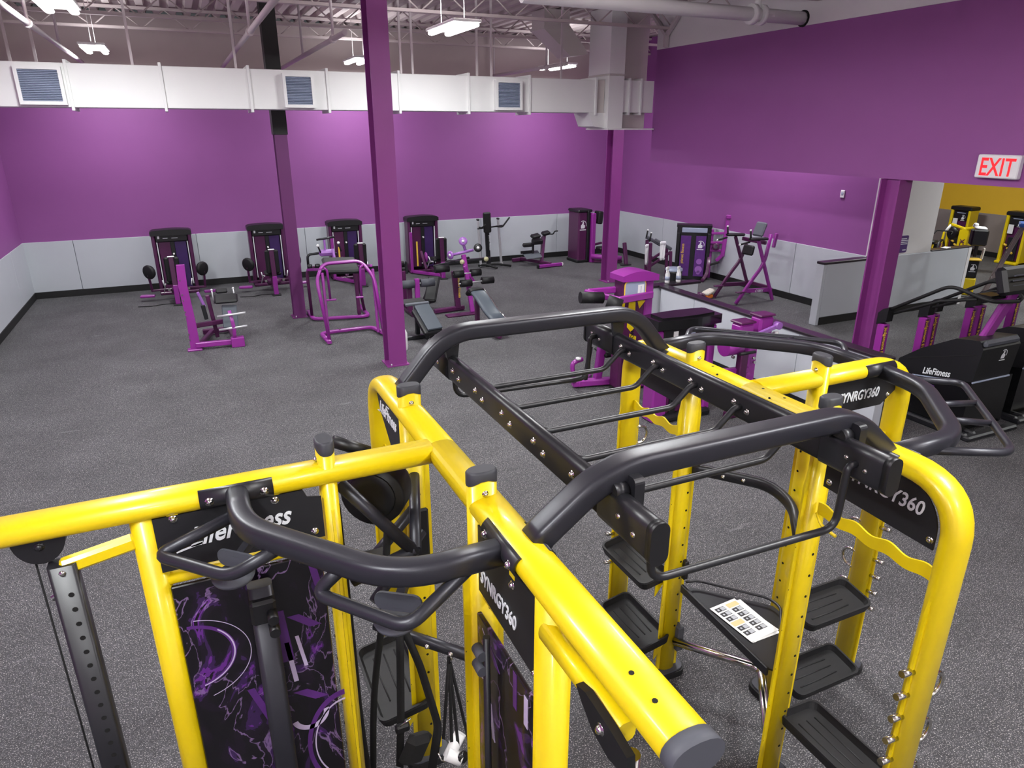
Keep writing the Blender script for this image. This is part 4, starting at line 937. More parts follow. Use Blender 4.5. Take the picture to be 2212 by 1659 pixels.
def hip_machine(label, loc):
    t = thing('hip_machine', label, 'weight machine', loc, 0, 'selector machines along the rear wall')
    tower(t, -0.42, 0.42, 0.52, 0.85, 1.49)
    seat_back(t, -0.05, -0.62)
    for s in (-1, 1):
        pd = q(t, 'knee_pad', 'upholstery'); pd.lathe([(0, 0), (0.12, 0.0), (0.155, 0.02), (0.16, 0.05), (0.14, 0.10), (0, 0.11)], (s*0.58, -0.12, 0.66), (-s*0.7, 0.7, 0.05), 20)
        q(t, 'lever_arm', 'machine_plum').bar((s*0.57, -0.10, 0.60), (s*0.55, 0.05, 0.2), 0.05, 0.04, 0.008, (0, 1, 0))
        q(t, 'link_bar', 'machine_plum').bar((s*0.05, 0.0, 0.24), (s*0.56, 0.03, 0.22), 0.05, 0.045, 0.008)
        q(t, 'footrest', 'machine_purple').cbox((s*0.66, -0.02, 0.12), (0.30, 0.14, 0.05), (0, 0, s*0.12), 0.012)
        q(t, 'handle', 'steel').tube([(s*0.27, -0.32, 0.36), (s*0.30, -0.3, 0.50)], 0.014, 8)
        q(t, 'pivot', 'chrome').cyl((s*0.2, -0.12, 0.25), (s*0.2, -0.16, 0.25), 0.03, 12)
    q(t, 'cam_housing', 'machine_plum').lathe([(0, -0.06), (0.16, -0.06), (0.18, 0), (0.16, 0.06), (0, 0.06)], (0, 0.02, 0.2), (0, 0, 1), 18)
    q(t, 'loose_cable', 'strap').tube(fillet([(-0.1, -0.55, 0.012), (-0.35, -0.5, 0.012), (-0.55, -0.62, 0.012), (-0.85, -0.55, 0.012)], 0.15), 0.008, 6)
    flush(); return t
hip_machine('seat-back weight machine with round knee pads, nearest the left wall', (-0.43, 17.3, 0))
hip_machine('seat-back weight machine with round knee pads left of the dark column', (1.66, 17.38, 0))
def leg_machine(label, loc, sx):
    t = thing('leg_machine', label, 'weight machine', loc, 0, 'selector machines along the rear wall')
    tower(t, -0.42, 0.42, 0.52, 0.85, 1.49)
    seat_back(t, sx, -0.5)
    q(t, 'text_strip', 'text_yellow').box((-0.24, 0.42, 0.2), (-0.20, 0.44, 0.85))
    q(t, 'lever_arm', 'machine_plum').bar((sx-0.3, -0.1, 0.2), (sx-0.32, 0.25, 0.62), 0.06, 0.06, 0.01, (0, 1, 0))
    q(t, 'side_beam', 'machine_purple').bar((-0.38, 0.5, 0.06), (sx, -0.45, 0.08), 0.08, 0.08, 0.012)
    q(t, 'side_frame', 'machine_purple').bar((-0.38, 0.42, 0.05), (-0.38, 0.42, 1.1), 0.07, 0.07, 0.012)
    q(t, 'range_plate', 'machine_purple').lathe([(0, 0), (0.13, 0), (0.13, 0.02), (0, 0.02)], (sx-0.28, 0.0, 0.5), (1, 0, 0), 18)
    for s in (-1, 1): q(t, 'grip', 'steel').tube([(sx+s*0.2, -0.2, 0.38), (sx+s*0.24, -0.12, 0.54)], 0.014, 8)
    roller(t, (sx-0.26, 0.28, 0.3), (sx-0.02, 0.28, 0.3)); q(t, 'roller_shaft', 'steel').cyl((sx-0.3, 0.28, 0.3), (sx+0.02, 0.28, 0.3), 0.012, 8)
    flush(); return t
leg_machine('weight machine with a white capped backrest just left of the central column', (3.56, 17.35, 0), 0.12)
leg_machine('weight machine with a backrest just right of the central column', (5.62, 17.4, 0), 0.15)
# ------------------------------------------------------------------ calf / tibia bench in front of the first machine
def calf_bench():
    t = thing('calf_machine', 'bright purple machine with tall upright, seat pad and steel roller bars at the left', 'weight machine', (0.15, 13.3, 0))
    # local = world - (0.15,13.3)
    q(t, 'upright', 'machine_purple').prism([(-0.45, 0.02), (-0.29, 0.02), (-0.30, 0.5), (-0.34, 1.15), (-0.33, 1.5), (-0.46, 1.5), (-0.48, 1.15), (-0.44, 0.55)], (0, -0.42, 0), (1, 0, 0), (0, 0, 1), -0.05, 0.05)
    q(t, 'front_beam', 'machine_purple').bar((-0.36, -0.45, 0.09), (0.42, -0.5, 0.09), 0.08, 0.09, 0.01)
    q(t, 'foot_plate', 'machine_purple').box((0.22, -0.58, 0.0), (0.44, -0.42, 0.17), 0.01)
    q(t, 'foot_plate', 'machine_purple').box((-0.5, -0.52, 0.0), (-0.26, -0.36, 0.03), 0.008)
    q(t, 'rear_beam', 'machine_plum').bar((-0.22, 0.48, 0.07), (0.35, 0.55, 0.07), 0.08, 0.09, 0.01)
    q(t, 'side_beam', 'machine_plum').bar((-0.30, -0.4, 0.07), (-0.05, 0.5, 0.07), 0.07, 0.08, 0.01)
    q(t, 'side_beam', 'machine_plum').bar((0.3, -0.45, 0.07), (0.25, 0.55, 0.07), 0.07, 0.08, 0.01)
    q(t, 'mid_post', 'machine_plum').bar((0.02, 0.1, 0.05), (-0.05, 0.05, 0.85), 0.07, 0.07, 0.01, (0, 1, 0))
    q(t, 'cross_bar', 'machine_plum').bar((-0.34, -0.1, 0.35), (0.25, 0.05, 0.35), 0.07, 0.08, 0.01)
    q(t, 'weight_arm', 'black_metal').bar((-0.12, -0.1, 0.45), (-0.15, -0.1, 0.72), 0.07, 0.07, 0.01, (0, 1, 0))
    q(t, 'lever', 'light_purple').bar((-0.2, -0.1, 0.95), (-0.12, -0.1, 0.68), 0.05, 0.05, 0.01, (0, 1, 0))
    padbox(t, 'seat', (0.25, -0.05, 0.78), (0.40, 0.30, 0.07), (0.25, 0.0, -0.05), 'upholstery')
    padbox(t, 'chest_pad', (0.2, 0.18, 0.88), (0.2, 0.12, 0.06), (0.3, 0, 0), 'upholstery', 0.02)
    q(t, 'slant_plate', 'pad_slate').cbox((0.27, -0.2, 0.48), (0.25, 0.05, 0.42), (-0.5, 0.08, 0), 0.008)
    q(t, 'roller_arm', 'machine_purple').sweep(fillet([(0.28, -0.52, 0.1), (0.30, -0.56, 0.35), (0.26, -0.5, 0.66)], 0.15), rrect(0.06, 0.04, 0.008), ref=(0, 1, 0))
    for z in (0.34, 0.58): q(t, 'roller_bar', 'steel').cyl((0.05, -0.54, z), (0.52, -0.56, z+0.03), 0.02, 12)
    for x in (0.05, 0.42): q(t, 'handle', 'steel').tube([(x, 0.4, 0.6), (x-0.01, 0.38, 0.86)], 0.012, 8)
    for x in (0.04, 0.41): q(t, 'handle_knob', 'white_plastic').lathe([(0, -0.02), (0.018, -0.01), (0.022, 0.0), (0.015, 0.015), (0, 0.02)], (x, 0.38, 0.87), (0, 0, 1), 10)
    for z in (0.2, 0.3, 0.62, 0.7, 0.9, 1.0, 1.25): q(t, 'bolt', 'chrome').cyl((-0.44, -0.47, z), (-0.44, -0.48, z), 0.012, 8)
    flush()
calf_bench()
# ------------------------------------------------------------------ tubular frame right of the dark column
def tube_frame():
    t = thing('glute_frame', 'pinkish purple tubular frame machine with black sling pad between the two columns', 'weight machine', (2.5, 13.2, 0))
    M_ = 'machine_purple'
    # front loop on the floor (opens to the front)
    q(t, 'base_loop', M_).sweep(fillet([(-0.52, -1.02, 0.05), (-0.56, -0.35, 0.05), (0.42, -0.30, 0.05), (0.55, -0.95, 0.05)], 0.16, 5), rrect(0.08, 0.06, 0.02), ref=(0, 0, 1))
    q(t, 'base_loop', M_).sweep(fillet([(-0.5, 1.45, 0.05), (-0.5, 0.75, 0.05), (0.58, 0.55, 0.05), (0.6, 1.55, 0.05)], 0.16, 5), rrect(0.08, 0.06, 0.02), ref=(0, 0, 1))
    q(t, 'front_arch', M_).sweep(fillet([(-0.50, -0.92, 0.05), (-0.58, -0.62, 1.12), (-0.42, -0.45, 1.36), (0.28, -0.42, 1.36), (0.46, -0.6, 1.08), (0.52, -0.86, 0.05)], 0.13, 6), rrect(0.06, 0.06, 0.02))
    q(t, 'rear_arch', 'machine_plum').sweep(fillet([(-0.5, 0.95, 0.05), (-0.52, 0.9, 1.05), (0.42, 0.85, 1.1), (0.58, 0.95, 0.05)], 0.14, 6), rrect(0.06, 0.06, 0.02))
    for x0, x1 in ((-0.48, -0.50), (0.44, 0.48)):
        q(t, 'side_rail', M_).bar((x0, -0.55, 1.28), (x1, 0.9, 1.02), 0.05, 0.05, 0.01)
        q(t, 'brace_post', M_).bar((x0, -0.75, 0.05), (x0+0.02, -0.55, 1.22), 0.05, 0.05, 0.01)
    for s, x in ((1, -0.42), (-1, 0.30)):
        q(t, 'hanger', M_).sweep(fillet([(x, -0.5, 1.30), (x+0.06*s, -0.5, 1.25), (x+0.07*s, -0.5, 0.72)], 0.05), rprof(0.022, 10))
        q(t, 'foot_peg', M_).bar((x-0.04, -0.5, 0.70), (x+0.18*s, -0.5, 0.70), 0.06, 0.03, 0.008)
    padbox(t, 'sling_pad', (-0.05, -0.2, 1.26), (0.62, 0.52, 0.09), (0.35, 0.05, 0), 'upholstery', 0.03)
    q(t, 'rear_post', 'machine_plum').bar((0.42, 0.75, 0.05), (0.40, 0.75, 1.0), 0.07, 0.06, 0.01, (0, 1, 0))
    for x in (-0.35, -0.2): q(t, 'cup', 'black_plastic').lathe([(0, 0), (0.05, 0), (0.05, 0.08), (0.04, 0.08), (0.04, 0.01), (0, 0.01)], (x-0.12, 0.8, 1.06), (0, 0, 1), 12)
    q(t, 'handle_loop', 'black_metal').tube(fillet([(-0.48, 0.9, 1.1), (-0.48, 0.9, 1.32), (-0.2, 0.9, 1.34), (0.1, 0.9, 1.30)], 0.08), 0.025, 10)
    q(t, 'console', 'light_purple').cbox((-0.12, 0.75, 1.36), (0.3, 0.12, 0.12), (0.4, 0, 0), 0.03)
    q(t, 'mast', 'light_purple').bar((0.0, 0.5, 1.05), (-0.03, 0.6, 1.45), 0.05, 0.05, 0.01, (0, 1, 0))
    for x, z in ((-0.3, 1.52), (0.1, 1.55)):
        q(t, 'grip', 'black_metal').tube([(x+0.05, 0.7, 1.38), (x, 0.65, z)], 0.016, 8)
        q(t, 'grip_tip', 'white_plastic').lathe([(0, -0.025), (0.025, -0.015), (0.03, 0.01), (0.02, 0.025), (0, 0.03)], (x, 0.65, z), (0, 0, 1), 10)
    q(t, 'top_handle', 'black_metal').cyl((-0.3, 0.75, 1.62), (0.05, 0.72, 1.66), 0.02, 10)
    q(t, 'top_post', 'light_purple').bar((-0.15, 0.75, 1.36), (-0.15, 0.75, 1.64), 0.04, 0.04, 0.01, (0, 1, 0))
    q(t, 'bolt', 'chrome').cyl((-0.2, -0.35, 0.08), (-0.2, -0.35, 0.1), 0.02, 8)
    flush()
tube_frame()
# ------------------------------------------------------------------ ab bench with rollers
def ab_machine():
    t = thing('roller_bench', 'purple upright bench with black roller pads and small discs, right of the central column', 'weight machine', (4.95, 13.5, 0))
    q(t, 'floor_plate', 'machine_plum').box((-0.40, -0.42, 0.0), (0.30, -0.22, 0.035), 0.012)
    q(t, 'floor_tube', 'machine_plum').bar((-0.55, 0.0, 0.06), (0.15, 0.08, 0.06), 0.09, 0.09, 0.015)
    up_ = q(t, 'text_post', 'machine_plum'); up_.bar((0.0, 0.05, 0.06), (-0.05, 0.1, 0.85), 0.11, 0.1, 0.01, (0, 1, 0))
    flush()
    text_obj('lettering', 'planet fitness', 0.085, (-0.015, -0.008, 0.74), (0.05, 0.05, -0.998), (1, 0, 0.05), 'text_yellow', t, bold=0.001)
    q(t, 'main_post', 'machine_purple').bar((0.2, -0.28, 0.03), (0.13, 0.0, 1.2), 0.09, 0.08, 0.012, (0, 1, 0))
    q(t, 'brace', 'machine_purple').bar((0.32, -0.1, 0.62), (0.1, -0.1, 0.98), 0.06, 0.06, 0.01, (0, 1, 0))
    for a, b in (((-0.52, -0.05, 0.95), (-0.22, -0.05, 0.95)), ((-0.15, -0.15, 0.83), (0.06, -0.15, 0.83)), ((0.24, -0.12, 0.83), (0.46, -0.12, 0.83)), ((-0.06, -0.3, 0.66), (0.18, -0.3, 0.66)), ((0.42, -0.28, 0.68), (0.68, -0.28, 0.68))):
        roller(t, a, b, 0.075)
    q(t, 'roller_shaft', 'steel').cyl((-0.1, -0.3, 0.66), (0.66, -0.28, 0.68), 0.014, 8); q(t, 'roller_shaft', 'steel').cyl((-0.15, -0.13, 0.83), (0.45, -0.12, 0.83), 0.014, 8)
    q(t, 'cross_tube', 'black_metal').bar((-0.5, 0.1, 0.98), (0.3, 0.1, 1.1), 0.06, 0.06, 0.01)
    q(t, 'peg_tube', 'light_purple').cyl((-0.1, 0.05, 1.2), (0.35, 0.0, 1.28), 0.03, 12); q(t, 'peg_tube', 'light_purple').cyl((0.2, 0.05, 1.25), (0.14, 0.05, 1.45), 0.03, 12)
    for c, ax, m in (((-0.13, 0.05, 1.2), (-0.9, -0.4, 0), 'light_purple'), ((0.14, 0.03, 1.47), (-0.3, -0.9, 0.2), 'light_purple'), ((0.45, -0.02, 1.32), (-0.3, -0.9, 0.2), 'black_plastic')):
        d = q(t, 'end_disc', m); d.lathe([(0, 0.0), (0.085, 0.0), (0.09, 0.012), (0.085, 0.025), (0.04, 0.028), (0, 0.028)], c, ax, 20)
        q(d, 'disc_hub', 'white_plastic').lathe([(0, 0.03), (0.03, 0.03), (0.032, 0.035), (0, 0.038)], c, ax, 12)
    for x in (0.08, 0.62): q(t, 'dial', 'disc_olive').lathe([(0, 0), (0.05, 0), (0.05, 0.02), (0, 0.022)], (x, -0.05, 1.06+0.02*(x > 0.3)), (-0.3, -0.95, 0.1), 16)
    q(t, 'dial_bar', 'black_metal').bar((-0.05, 0.0, 1.06), (0.75, 0.02, 1.08), 0.07, 0.05, 0.01)
    padbox(t, 'incline_pad', (-0.42, 0.5, 0.42), (0.26, 0.75, 0.10), (0.55, 0, -0.5), 'upholstery')
    q(t, 'pad_stand', 'black_metal').bar((-0.85, 0.9, 0.05), (-0.2, 1.05, 0.05), 0.1, 0.07, 0.015); q(t, 'pad_leg', 'black_metal').bar((-0.5, 0.95, 0.05), (-0.45, 0.7, 0.35), 0.06, 0.06, 0.01, (0, 1, 0))
    flush()
ab_machine()
# ------------------------------------------------------------------ chrome knee raise by the rear wall
def chrome_raise():
    t = thing('knee_raise_station', 'chrome knee raise station with tall black back pad against the rear wall', 'weight machine', (7.5, 17.8, 0))
    for x, xt in ((-0.25, -0.32), (0.38, 0.28)):
        q(t, 'post', 'steel').bar((x, 0.1, 0.02), (xt, 0.1, 1.30), 0.06, 0.06, 0.012, (0, 1, 0)); q(t, 'post_cap', 'black_plastic').cbox((xt, 0.1, 1.32), (0.075, 0.075, 0.05), (0, 0, 0), 0.015)
    q(t, 'centre_post', 'black_metal').bar((0.05, 0.25, 0.02), (-0.05, 0.15, 1.3), 0.12, 0.07, 0.012, (0, 1, 0))
    flush(); text_obj('lettering', 'planet fitness', 0.08, (0.0, 0.10, 0.88), (0.06, 0.05, -0.997), (1, 0, 0.06), 'letter_white', t)
    padbox(t, 'back_pad', (-0.08, 0.02, 1.24), (0.22, 0.09, 0.56), (0.05, -0.06, 0))
    q(t, 'arm_bar', 'black_metal').cyl((-0.34, 0.08, 1.08), (0.45, 0.08, 1.13), 0.022, 10)
    q(t, 'dip_handle', 'grip').tube(fillet([(0.2, 0.05, 1.12), (0.30, -0.15, 1.12), (0.50, -0.2, 1.38)], 0.05), 0.022, 10)
    q(t, 'dip_handle', 'grip').tube(fillet([(-0.3, 0.05, 1.12), (-0.28, -0.1, 1.12), (-0.2, -0.16, 1.22)], 0.05), 0.02, 10)
    for a, b in (((-0.1, 0.1, 0.05), (0.55, -0.2, 0.04)), ((-0.3, 0.15, 0.05), (0.05, -0.35, 0.04))):
        q(t, 'floor_leg', 'grip').tube(fillet([a, V(a).lerp(V(b), 0.4)+V((0, 0, 0.06)), b], 0.15), 0.03, 10)
    q(t, 'floor_beam', 'steel').bar((-0.3, 0.15, 0.05), (0.45, 0.15, 0.05), 0.06, 0.05, 0.01)
    flush()
chrome_raise()
# ------------------------------------------------------------------ back extension
def back_ext():
    t = thing('back_extension', 'back extension bench with black pads and purple floor frame near the rear wall', 'weight machine', (9.0, 17.5, 0))
    q(t, 'front_foot', 'machine_purple').bar((-0.35, -0.42, 0.06), (0.42, -0.34, 0.06), 0.09, 0.09, 0.015); q(t, 'foot_cap', 'black_plastic').cbox((-0.37, -0.42, 0.06), (0.05, 0.1, 0.1), (0, 0, 0), 0.01); q(t, 'foot_cap', 'white_plastic').cbox((0.43, -0.34, 0.06), (0.04, 0.09, 0.09), (0, 0, 0), 0.01)
    q(t, 'main_beam', 'machine_plum').bar((0.05, -0.38, 0.1), (-0.35, 0.75, 0.1), 0.09, 0.09, 0.015)
    q(t, 'incline_post', 'machine_plum').bar((-0.05, 0.0, 0.12), (0.18, 0.3, 0.82), 0.09, 0.08, 0.012, (0, 1, 0)); q(t, 'rear_post', 'machine_plum').bar((0.15, 0.4, 0.05), (0.15, 0.35, 0.75), 0.07, 0.07, 0.01, (0, 1, 0))
    padbox(t, 'hip_pad', (-0.2, 0.1, 0.82), (0.26, 0.2, 0.10), (0.2, -0.15, 0)); padbox(t, 'hip_pad', (0.2, 0.25, 0.86), (0.24, 0.18, 0.1), (0.2, -0.15, 0)); padbox(t, 'thigh_pad', (-0.12, 0.15, 0.66), (0.3, 0.2, 0.14), (0.2, 0, 0))
    padbox(t, 'heel_pad', (-0.42, 0.15, 0.58), (0.3, 0.12, 0.11)); q(t, 'foot_platform', 'pad_grey').cbox((-0.3, 0.1, 0.30), (0.5, 0.34, 0.025), (0.45, -0.05, 0), 0.01)
    q(t, 'platform_edge', 'black_plastic').cbox((-0.42, 0.16, 0.38), (0.42, 0.04, 0.08), (0, 0, 0), 0.01); q(t, 'platform_stem', 'black_metal').bar((-0.25, 0.15, 0.25), (-0.25, 0.15, 0.6), 0.06, 0.05, 0.01, (0, 1, 0))
    q(t, 'handle', 'grip').tube(fillet([(0.25, 0.2, 0.84), (0.36, 0.1, 0.84), (0.38, 0.05, 0.93), (0.48, 0.05, 0.93)], 0.04), 0.018, 8)
    q(t, 'rear_foot', 'machine_plum').bar((-0.62, 0.75, 0.07), (-0.1, 0.8, 0.07), 0.09, 0.1, 0.012)
    flush()
back_ext()
# ------------------------------------------------------------------ tower in the rear right corner, seen from its side
def corner_tower():
    t = thing('corner_weight_machine', 'weight machine in the rear corner showing a dark side panel with emblem', 'weight machine', (10.2, 17.5, 0))
    sp = q(t, 'side_shroud', 'machine_plum'); sp.box((-0.14, -0.12, 0.04), (0.16, 0.5, 1.45), 0.04)
    q(t, 'edge_trim', 'black_plastic').box((0.13, -0.16, 0.02), (0.22, 0.5, 1.48), 0.02); q(t, 'edge_trim', 'black_plastic').box((-0.17, -0.13, 0.0), (0.2, 0.5, 0.09), 0.02); q(t, 'top_cover', 'black_plastic').box((-0.17, -0.15, 1.42), (0.30, 0.5, 1.50), 0.03)
    thumb_logo(t, (0.0, -0.1215, 0.98), (1, 0, 0), (0, 0, 1), 0.24)
    q(t, 'side_column', 'machine_purple').box((0.24, -0.24, 0.0), (0.37, -0.02, 1.40), 0.02)
    q(t, 'base_tube', 'machine_purple').cyl((0.2, -0.3, 0.2), (0.95, -0.75, 0.16), 0.07, 14); q(t, 'base_tube', 'machine_plum').bar((0.3, -0.3, 0.06), (1.0, -0.7, 0.06), 0.08, 0.08, 0.015)
    q(t, 'front_foot', 'machine_plum').bar((0.95, -1.0, 0.02), (0.95, -0.85, 0.62), 0.1, 0.08, 0.01, (0, 1, 0))
    q(t, 'foot_pad', 'rubber').cbox((0.93, -1.0, 0.015), (0.3, 0.14, 0.03), (0, 0, 0), 0.008)
    padbox(t, 'head_pad', (0.58, 0.0, 1.25), (0.16, 0.3, 0.36), (0, 0.1, 0)); q(t, 'pad_arm', 'machine_plum').bar((0.3, 0.0, 1.0), (0.55, 0.0, 1.25), 0.07, 0.07, 0.01, (0, 1, 0)); q(t, 'pad_arm', 'machine_plum').bar((0.42, 0.0, 0.45), (0.45, 0.0, 1.1), 0.06, 0.06, 0.01, (0, 1, 0))
    padbox(t, 'seat', (0.55, -0.35, 0.42), (0.34, 0.3, 0.08)); q(t, 'seat_stem', 'machine_plum').bar((0.55, -0.35, 0.1), (0.55, -0.35, 0.4), 0.07, 0.07, 0.01, (0, 1, 0))
    q(t, 'lever', 'machine_plum').bar((0.25, -0.2, 0.5), (0.6, -0.2, 0.55), 0.06, 0.06, 0.01)
    flush()
corner_tower()
# ------------------------------------------------------------------ purple tower against the right wall with a long lever
def graphic_tower():
    t = thing('lever_weight_machine', 'weight machine with violet graphic panel and long upright purple lever by the right wall', 'weight machine', (11.55, 14.15, 0), math.radians(-38))
    w_ = 0.42; h = 1.38
    bd = q(t, 'stack_housing', 'black_plastic'); n = 10
    poly = [(-w_, 0.1)]+[(-w_+2*w_*k/n, -0.06*math.sin(PI*k/n)) for k in range(n+1)]+[(w_, 0.1), (w_, 0.32), (-w_, 0.32)]
    bd.prism([(a, b) for a, b in poly], (0, 0, 0), (1, 0, 0), (0, 1, 0), 0.02, h-0.06)
    tc = q(t, 'top_cover', 'black_plastic'); tc.prism([(a*1.03, b*1.05-0.01) for a, b in poly], (0, 0, 0), (1, 0, 0), (0, 1, 0), h-0.06, h)
    gp = q(t, 'graphic_panel', 'graph_violet'); gp.box((-0.31, -0.075, 0.1), (-0.06, -0.055, 1.12), 0.004)
    g2 = q(t, 'graphic_panel', 'graph_violet'); g2.box((0.06, -0.075, 0.1), (0.31, -0.055, 1.12), 0.004)
    q(t, 'side_strip', 'black_plastic').box((-w_, -0.05, 0.05), (-0.33, 0.1, h-0.2), 0.01); q(t, 'side_strip', 'black_plastic').box((0.33, -0.05, 0.05), (w_, 0.1, h-0.2), 0.01)
    q(t, 'display_band', 'grille').box((-0.3, -0.085, 1.20), (0.32, -0.06, 1.32), 0.01)
    thumb_logo(t, (0.18, -0.0755, 0.82), (1, 0, 0), (0, 0, 1), 0.2)
    flush(); text_obj('lettering', 'planet fitness', 0.095, (-0.22, -0.077, 0.42), (0, 0, 1), (-1, 0, 0), 'text_yellow', t, bold=0.001)
    for zz, r_ in ((0.28, 0.09), (0.48, 0.07), (0.2, 0.05)): q(t, 'ball_print', 'light_purple').cyl((0.18, -0.074, zz), (0.18, -0.0765, zz), r_, 18)
    q(t, 'lever_upright', 'machine_purple').bar((0.74, 0.0, 0.62), (0.80, 0.05, 1.62), 0.10, 0.10, 0.015, (0, 1, 0)); q(t, 'lever_cap', 'machine_purple').cbox((0.80, 0.03, 1.60), (0.13, 0.14, 0.1), (0, 0, 0), 0.02)
    q(t, 'lever_foot', 'machine_purple').bar((0.60, 0.0, 0.5), (0.76, 0.0, 0.68), 0.09, 0.09, 0.015); q(t, 'step_bar', 'grip').bar((0.36, -0.1, 0.38), (0.68, -0.12, 0.5), 0.06, 0.05, 0.012)
    for z in (0.75, 0.95, 1.18): q(t, 'link', 'machine_purple').bar((0.42, 0.05, z), (0.76, 0.03, z+0.02), 0.05, 0.06, 0.01)
    q(t, 'link_ring', 'machine_plum').lathe([(0.05, -0.03), (0.09, -0.03), (0.09, 0.03), (0.05, 0.03), (0.05, -0.03)], (0.56, 0.0, 0.86), (0, 1, 0), 16)
    q(t, 'side_frame', 'machine_purple').bar((0.45, 0.1, 0.05), (0.45, 0.1, 1.28), 0.07, 0.10, 0.015, (0, 1, 0)); q(t, 'lower_leg', 'machine_plum').sweep(fillet([(0.42, -0.15, 0.62), (0.40, -0.22, 0.2), (0.28, -0.3, 0.02)], 0.2), rrect(0.09, 0.06, 0.015))
    flush()
graphic_tower()
def dip_stand():
    t = thing('dip_stand', 'dark dip stand with two sloping black arm pads in front of the violet panel machine', 'weight machine', (10.50, 14.30, 0), math.radians(-25))
    for s in (-1, 1):
        y = s*0.24
        padbox(t, 'arm_pad', (0.02+0.12*(s < 0), y, 0.98), (0.48, 0.13, 0.08), (0, 0.5, 0), 'cap_grey', 0.02)
        q(t, 'grip', 'grip').cyl((-0.2, y, 1.05), (-0.17, y, 1.25), 0.02, 10); q(t, 'grip_tip', 'white_plastic').cyl((-0.17, y, 1.25), (-0.168, y, 1.28), 0.022, 10)
        q(t, 'front_leg', 'machine_plum').bar((-0.15, y, 0.02), (-0.17, y, 1.02), 0.08, 0.07, 0.01, (0, 1, 0)); q(t, 'brace', 'machine_plum').bar((-0.14, y, 0.45), (0.35, y, 0.8), 0.06, 0.06, 0.01)
        q(t, 'rear_leg', 'machine_plum').bar((0.38, y, 0.02), (0.34, y, 0.82), 0.07, 0.07, 0.01, (0, 1, 0))
    q(t, 'cross_bar', 'machine_plum').bar((-0.15, -0.24, 0.4), (-0.15, 0.24, 0.4), 0.06, 0.06, 0.01)
    flush()
dip_stand()
def towel(o, lab, pts):
    t = thing('towel', lab, 'towel', o)
    mb = MB(); n = 9; m_ = 8; vs = []; fs = []
    for i in range(n):
        for j in range(m_):
            u, v = i/(n-1), j/(m_-1); w_ = 0.16*(1-0.35*v)
            vs.append(((u-0.5)*w_, 0.018*math.sin(u*9+v*2)+0.01*v, -v*pts))
    for i in range(n-1):
        for j in range(m_-1): fs.append((i*m_+j, (i+1)*m_+j, (i+1)*m_+j+1, i*m_+j+1))
    ob = mb._add(vs, fs, True).build('cloth', 'towel', t); sd = ob.modifiers.new('thick', 'SOLIDIFY'); sd.thickness = 0.012
    MB().box((-0.075, -0.025, -0.05), (0.075, 0.03, 0.01), 0.012).build('fold', 'towel', t)
p_ = at_y(1407, 530, 14.2); towel((p_.x, 14.32, p_.z), 'white towel hanging on the left leg of the dip stand', 0.5)
p_ = at_y(1432, 522, 13.9); towel((p_.x, 13.88, p_.z), 'white towel hanging from the right arm pad of the dip stand', 0.45)
# ------------------------------------------------------------------ purple knee raise with crossed legs
def x_frame():
    t = thing('captains_chair', 'purple captains chair with crossed legs and grey back pad by the right wall', 'weight machine', (11.25, 11.85, 0))
    # local x: -front .. +back ; y: two side frames
    for s, y in ((1, 0.35), (-1, -0.37)):
        q(t, 'curved_leg', 'machine_plum' if s > 0 else 'machine_purple').sweep(fillet([(-0.56, y, 0.03), (-0.2, y, 0.5), (0.12, y, 0.85), (0.22, y, 1.2 if s > 0 else 1.5)], 0.45, 8), rrect(0.07, 0.055, 0.012), ref=(0, 1, 0))
        q(t, 'straight_leg', 'machine_plum' if s > 0 else 'machine_purple').bar((0.50, y, 0.02), (-0.12, y, 1.38), 0.055, 0.08, 0.012, (0, 1, 0))
        q(t, 'side_beam', 'machine_plum' if s > 0 else 'machine_purple').bar((-0.32, y, 0.3), (0.44, y, 0.26), 0.055, 0.09, 0.01)
        padbox(t, 'arm_rest', (-0.12, y, 1.42), (0.5, 0.13, 0.06), (0, 0.05, 0)); q(t, 'grip', 'grip').cyl((-0.34, y, 1.42), (-0.37, y, 1.60), 0.02, 10); q(t, 'grip_tip', 'white_plastic').cyl((-0.37, y, 1.6), (-0.373, y, 1.63), 0.022, 10)
        q(t, 'dip_grip', 'grip').cyl((-0.36, y, 1.37), (-0.62, y, 1.33), 0.02, 10); q(t, 'grip_tip', 'white_plastic').cyl((-0.62, y, 1.33), (-0.645, y, 1.326), 0.022, 10)
        q(t, 'step', 'machine_plum').cbox((-0.45, y, 0.28), (0.24, 0.1, 0.025), (0, 0, 0), 0.008)
    q(t, 'back_beam', 'machine_plum').bar((0.40, -0.37, 0.3), (0.40, 0.35, 0.3), 0.06, 0.08, 0.01); q(t, 'top_beam', 'machine_plum').bar((0.1, -0.37, 1.32), (0.1, 0.35, 1.32), 0.06, 0.08, 0.01)
    q(t, 'back_post', 'machine_purple').bar((0.26, -0.44, 1.22), (0.31, -0.44, 1.52), 0.08, 0.05, 0.01, (0, 1, 0))
    padbox(t, 'back_pad', (0.24, 0.0, 1.56), (0.09, 0.3, 0.32), (0, 0.35, 0), 'pad_grey'); padbox(t, 'lumbar_pad', (-0.02, 0.0, 1.12), (0.1, 0.3, 0.22), (0, 0.2, 0), 'upholstery')
    flush(); text_obj('lettering', 'CYBEX', 0.075, (-0.08, -0.40, 0.255), (1, 0, -0.05), (0, 0, 1), 'letter_white', t, shear=0.3, bold=0.001)
x_frame()
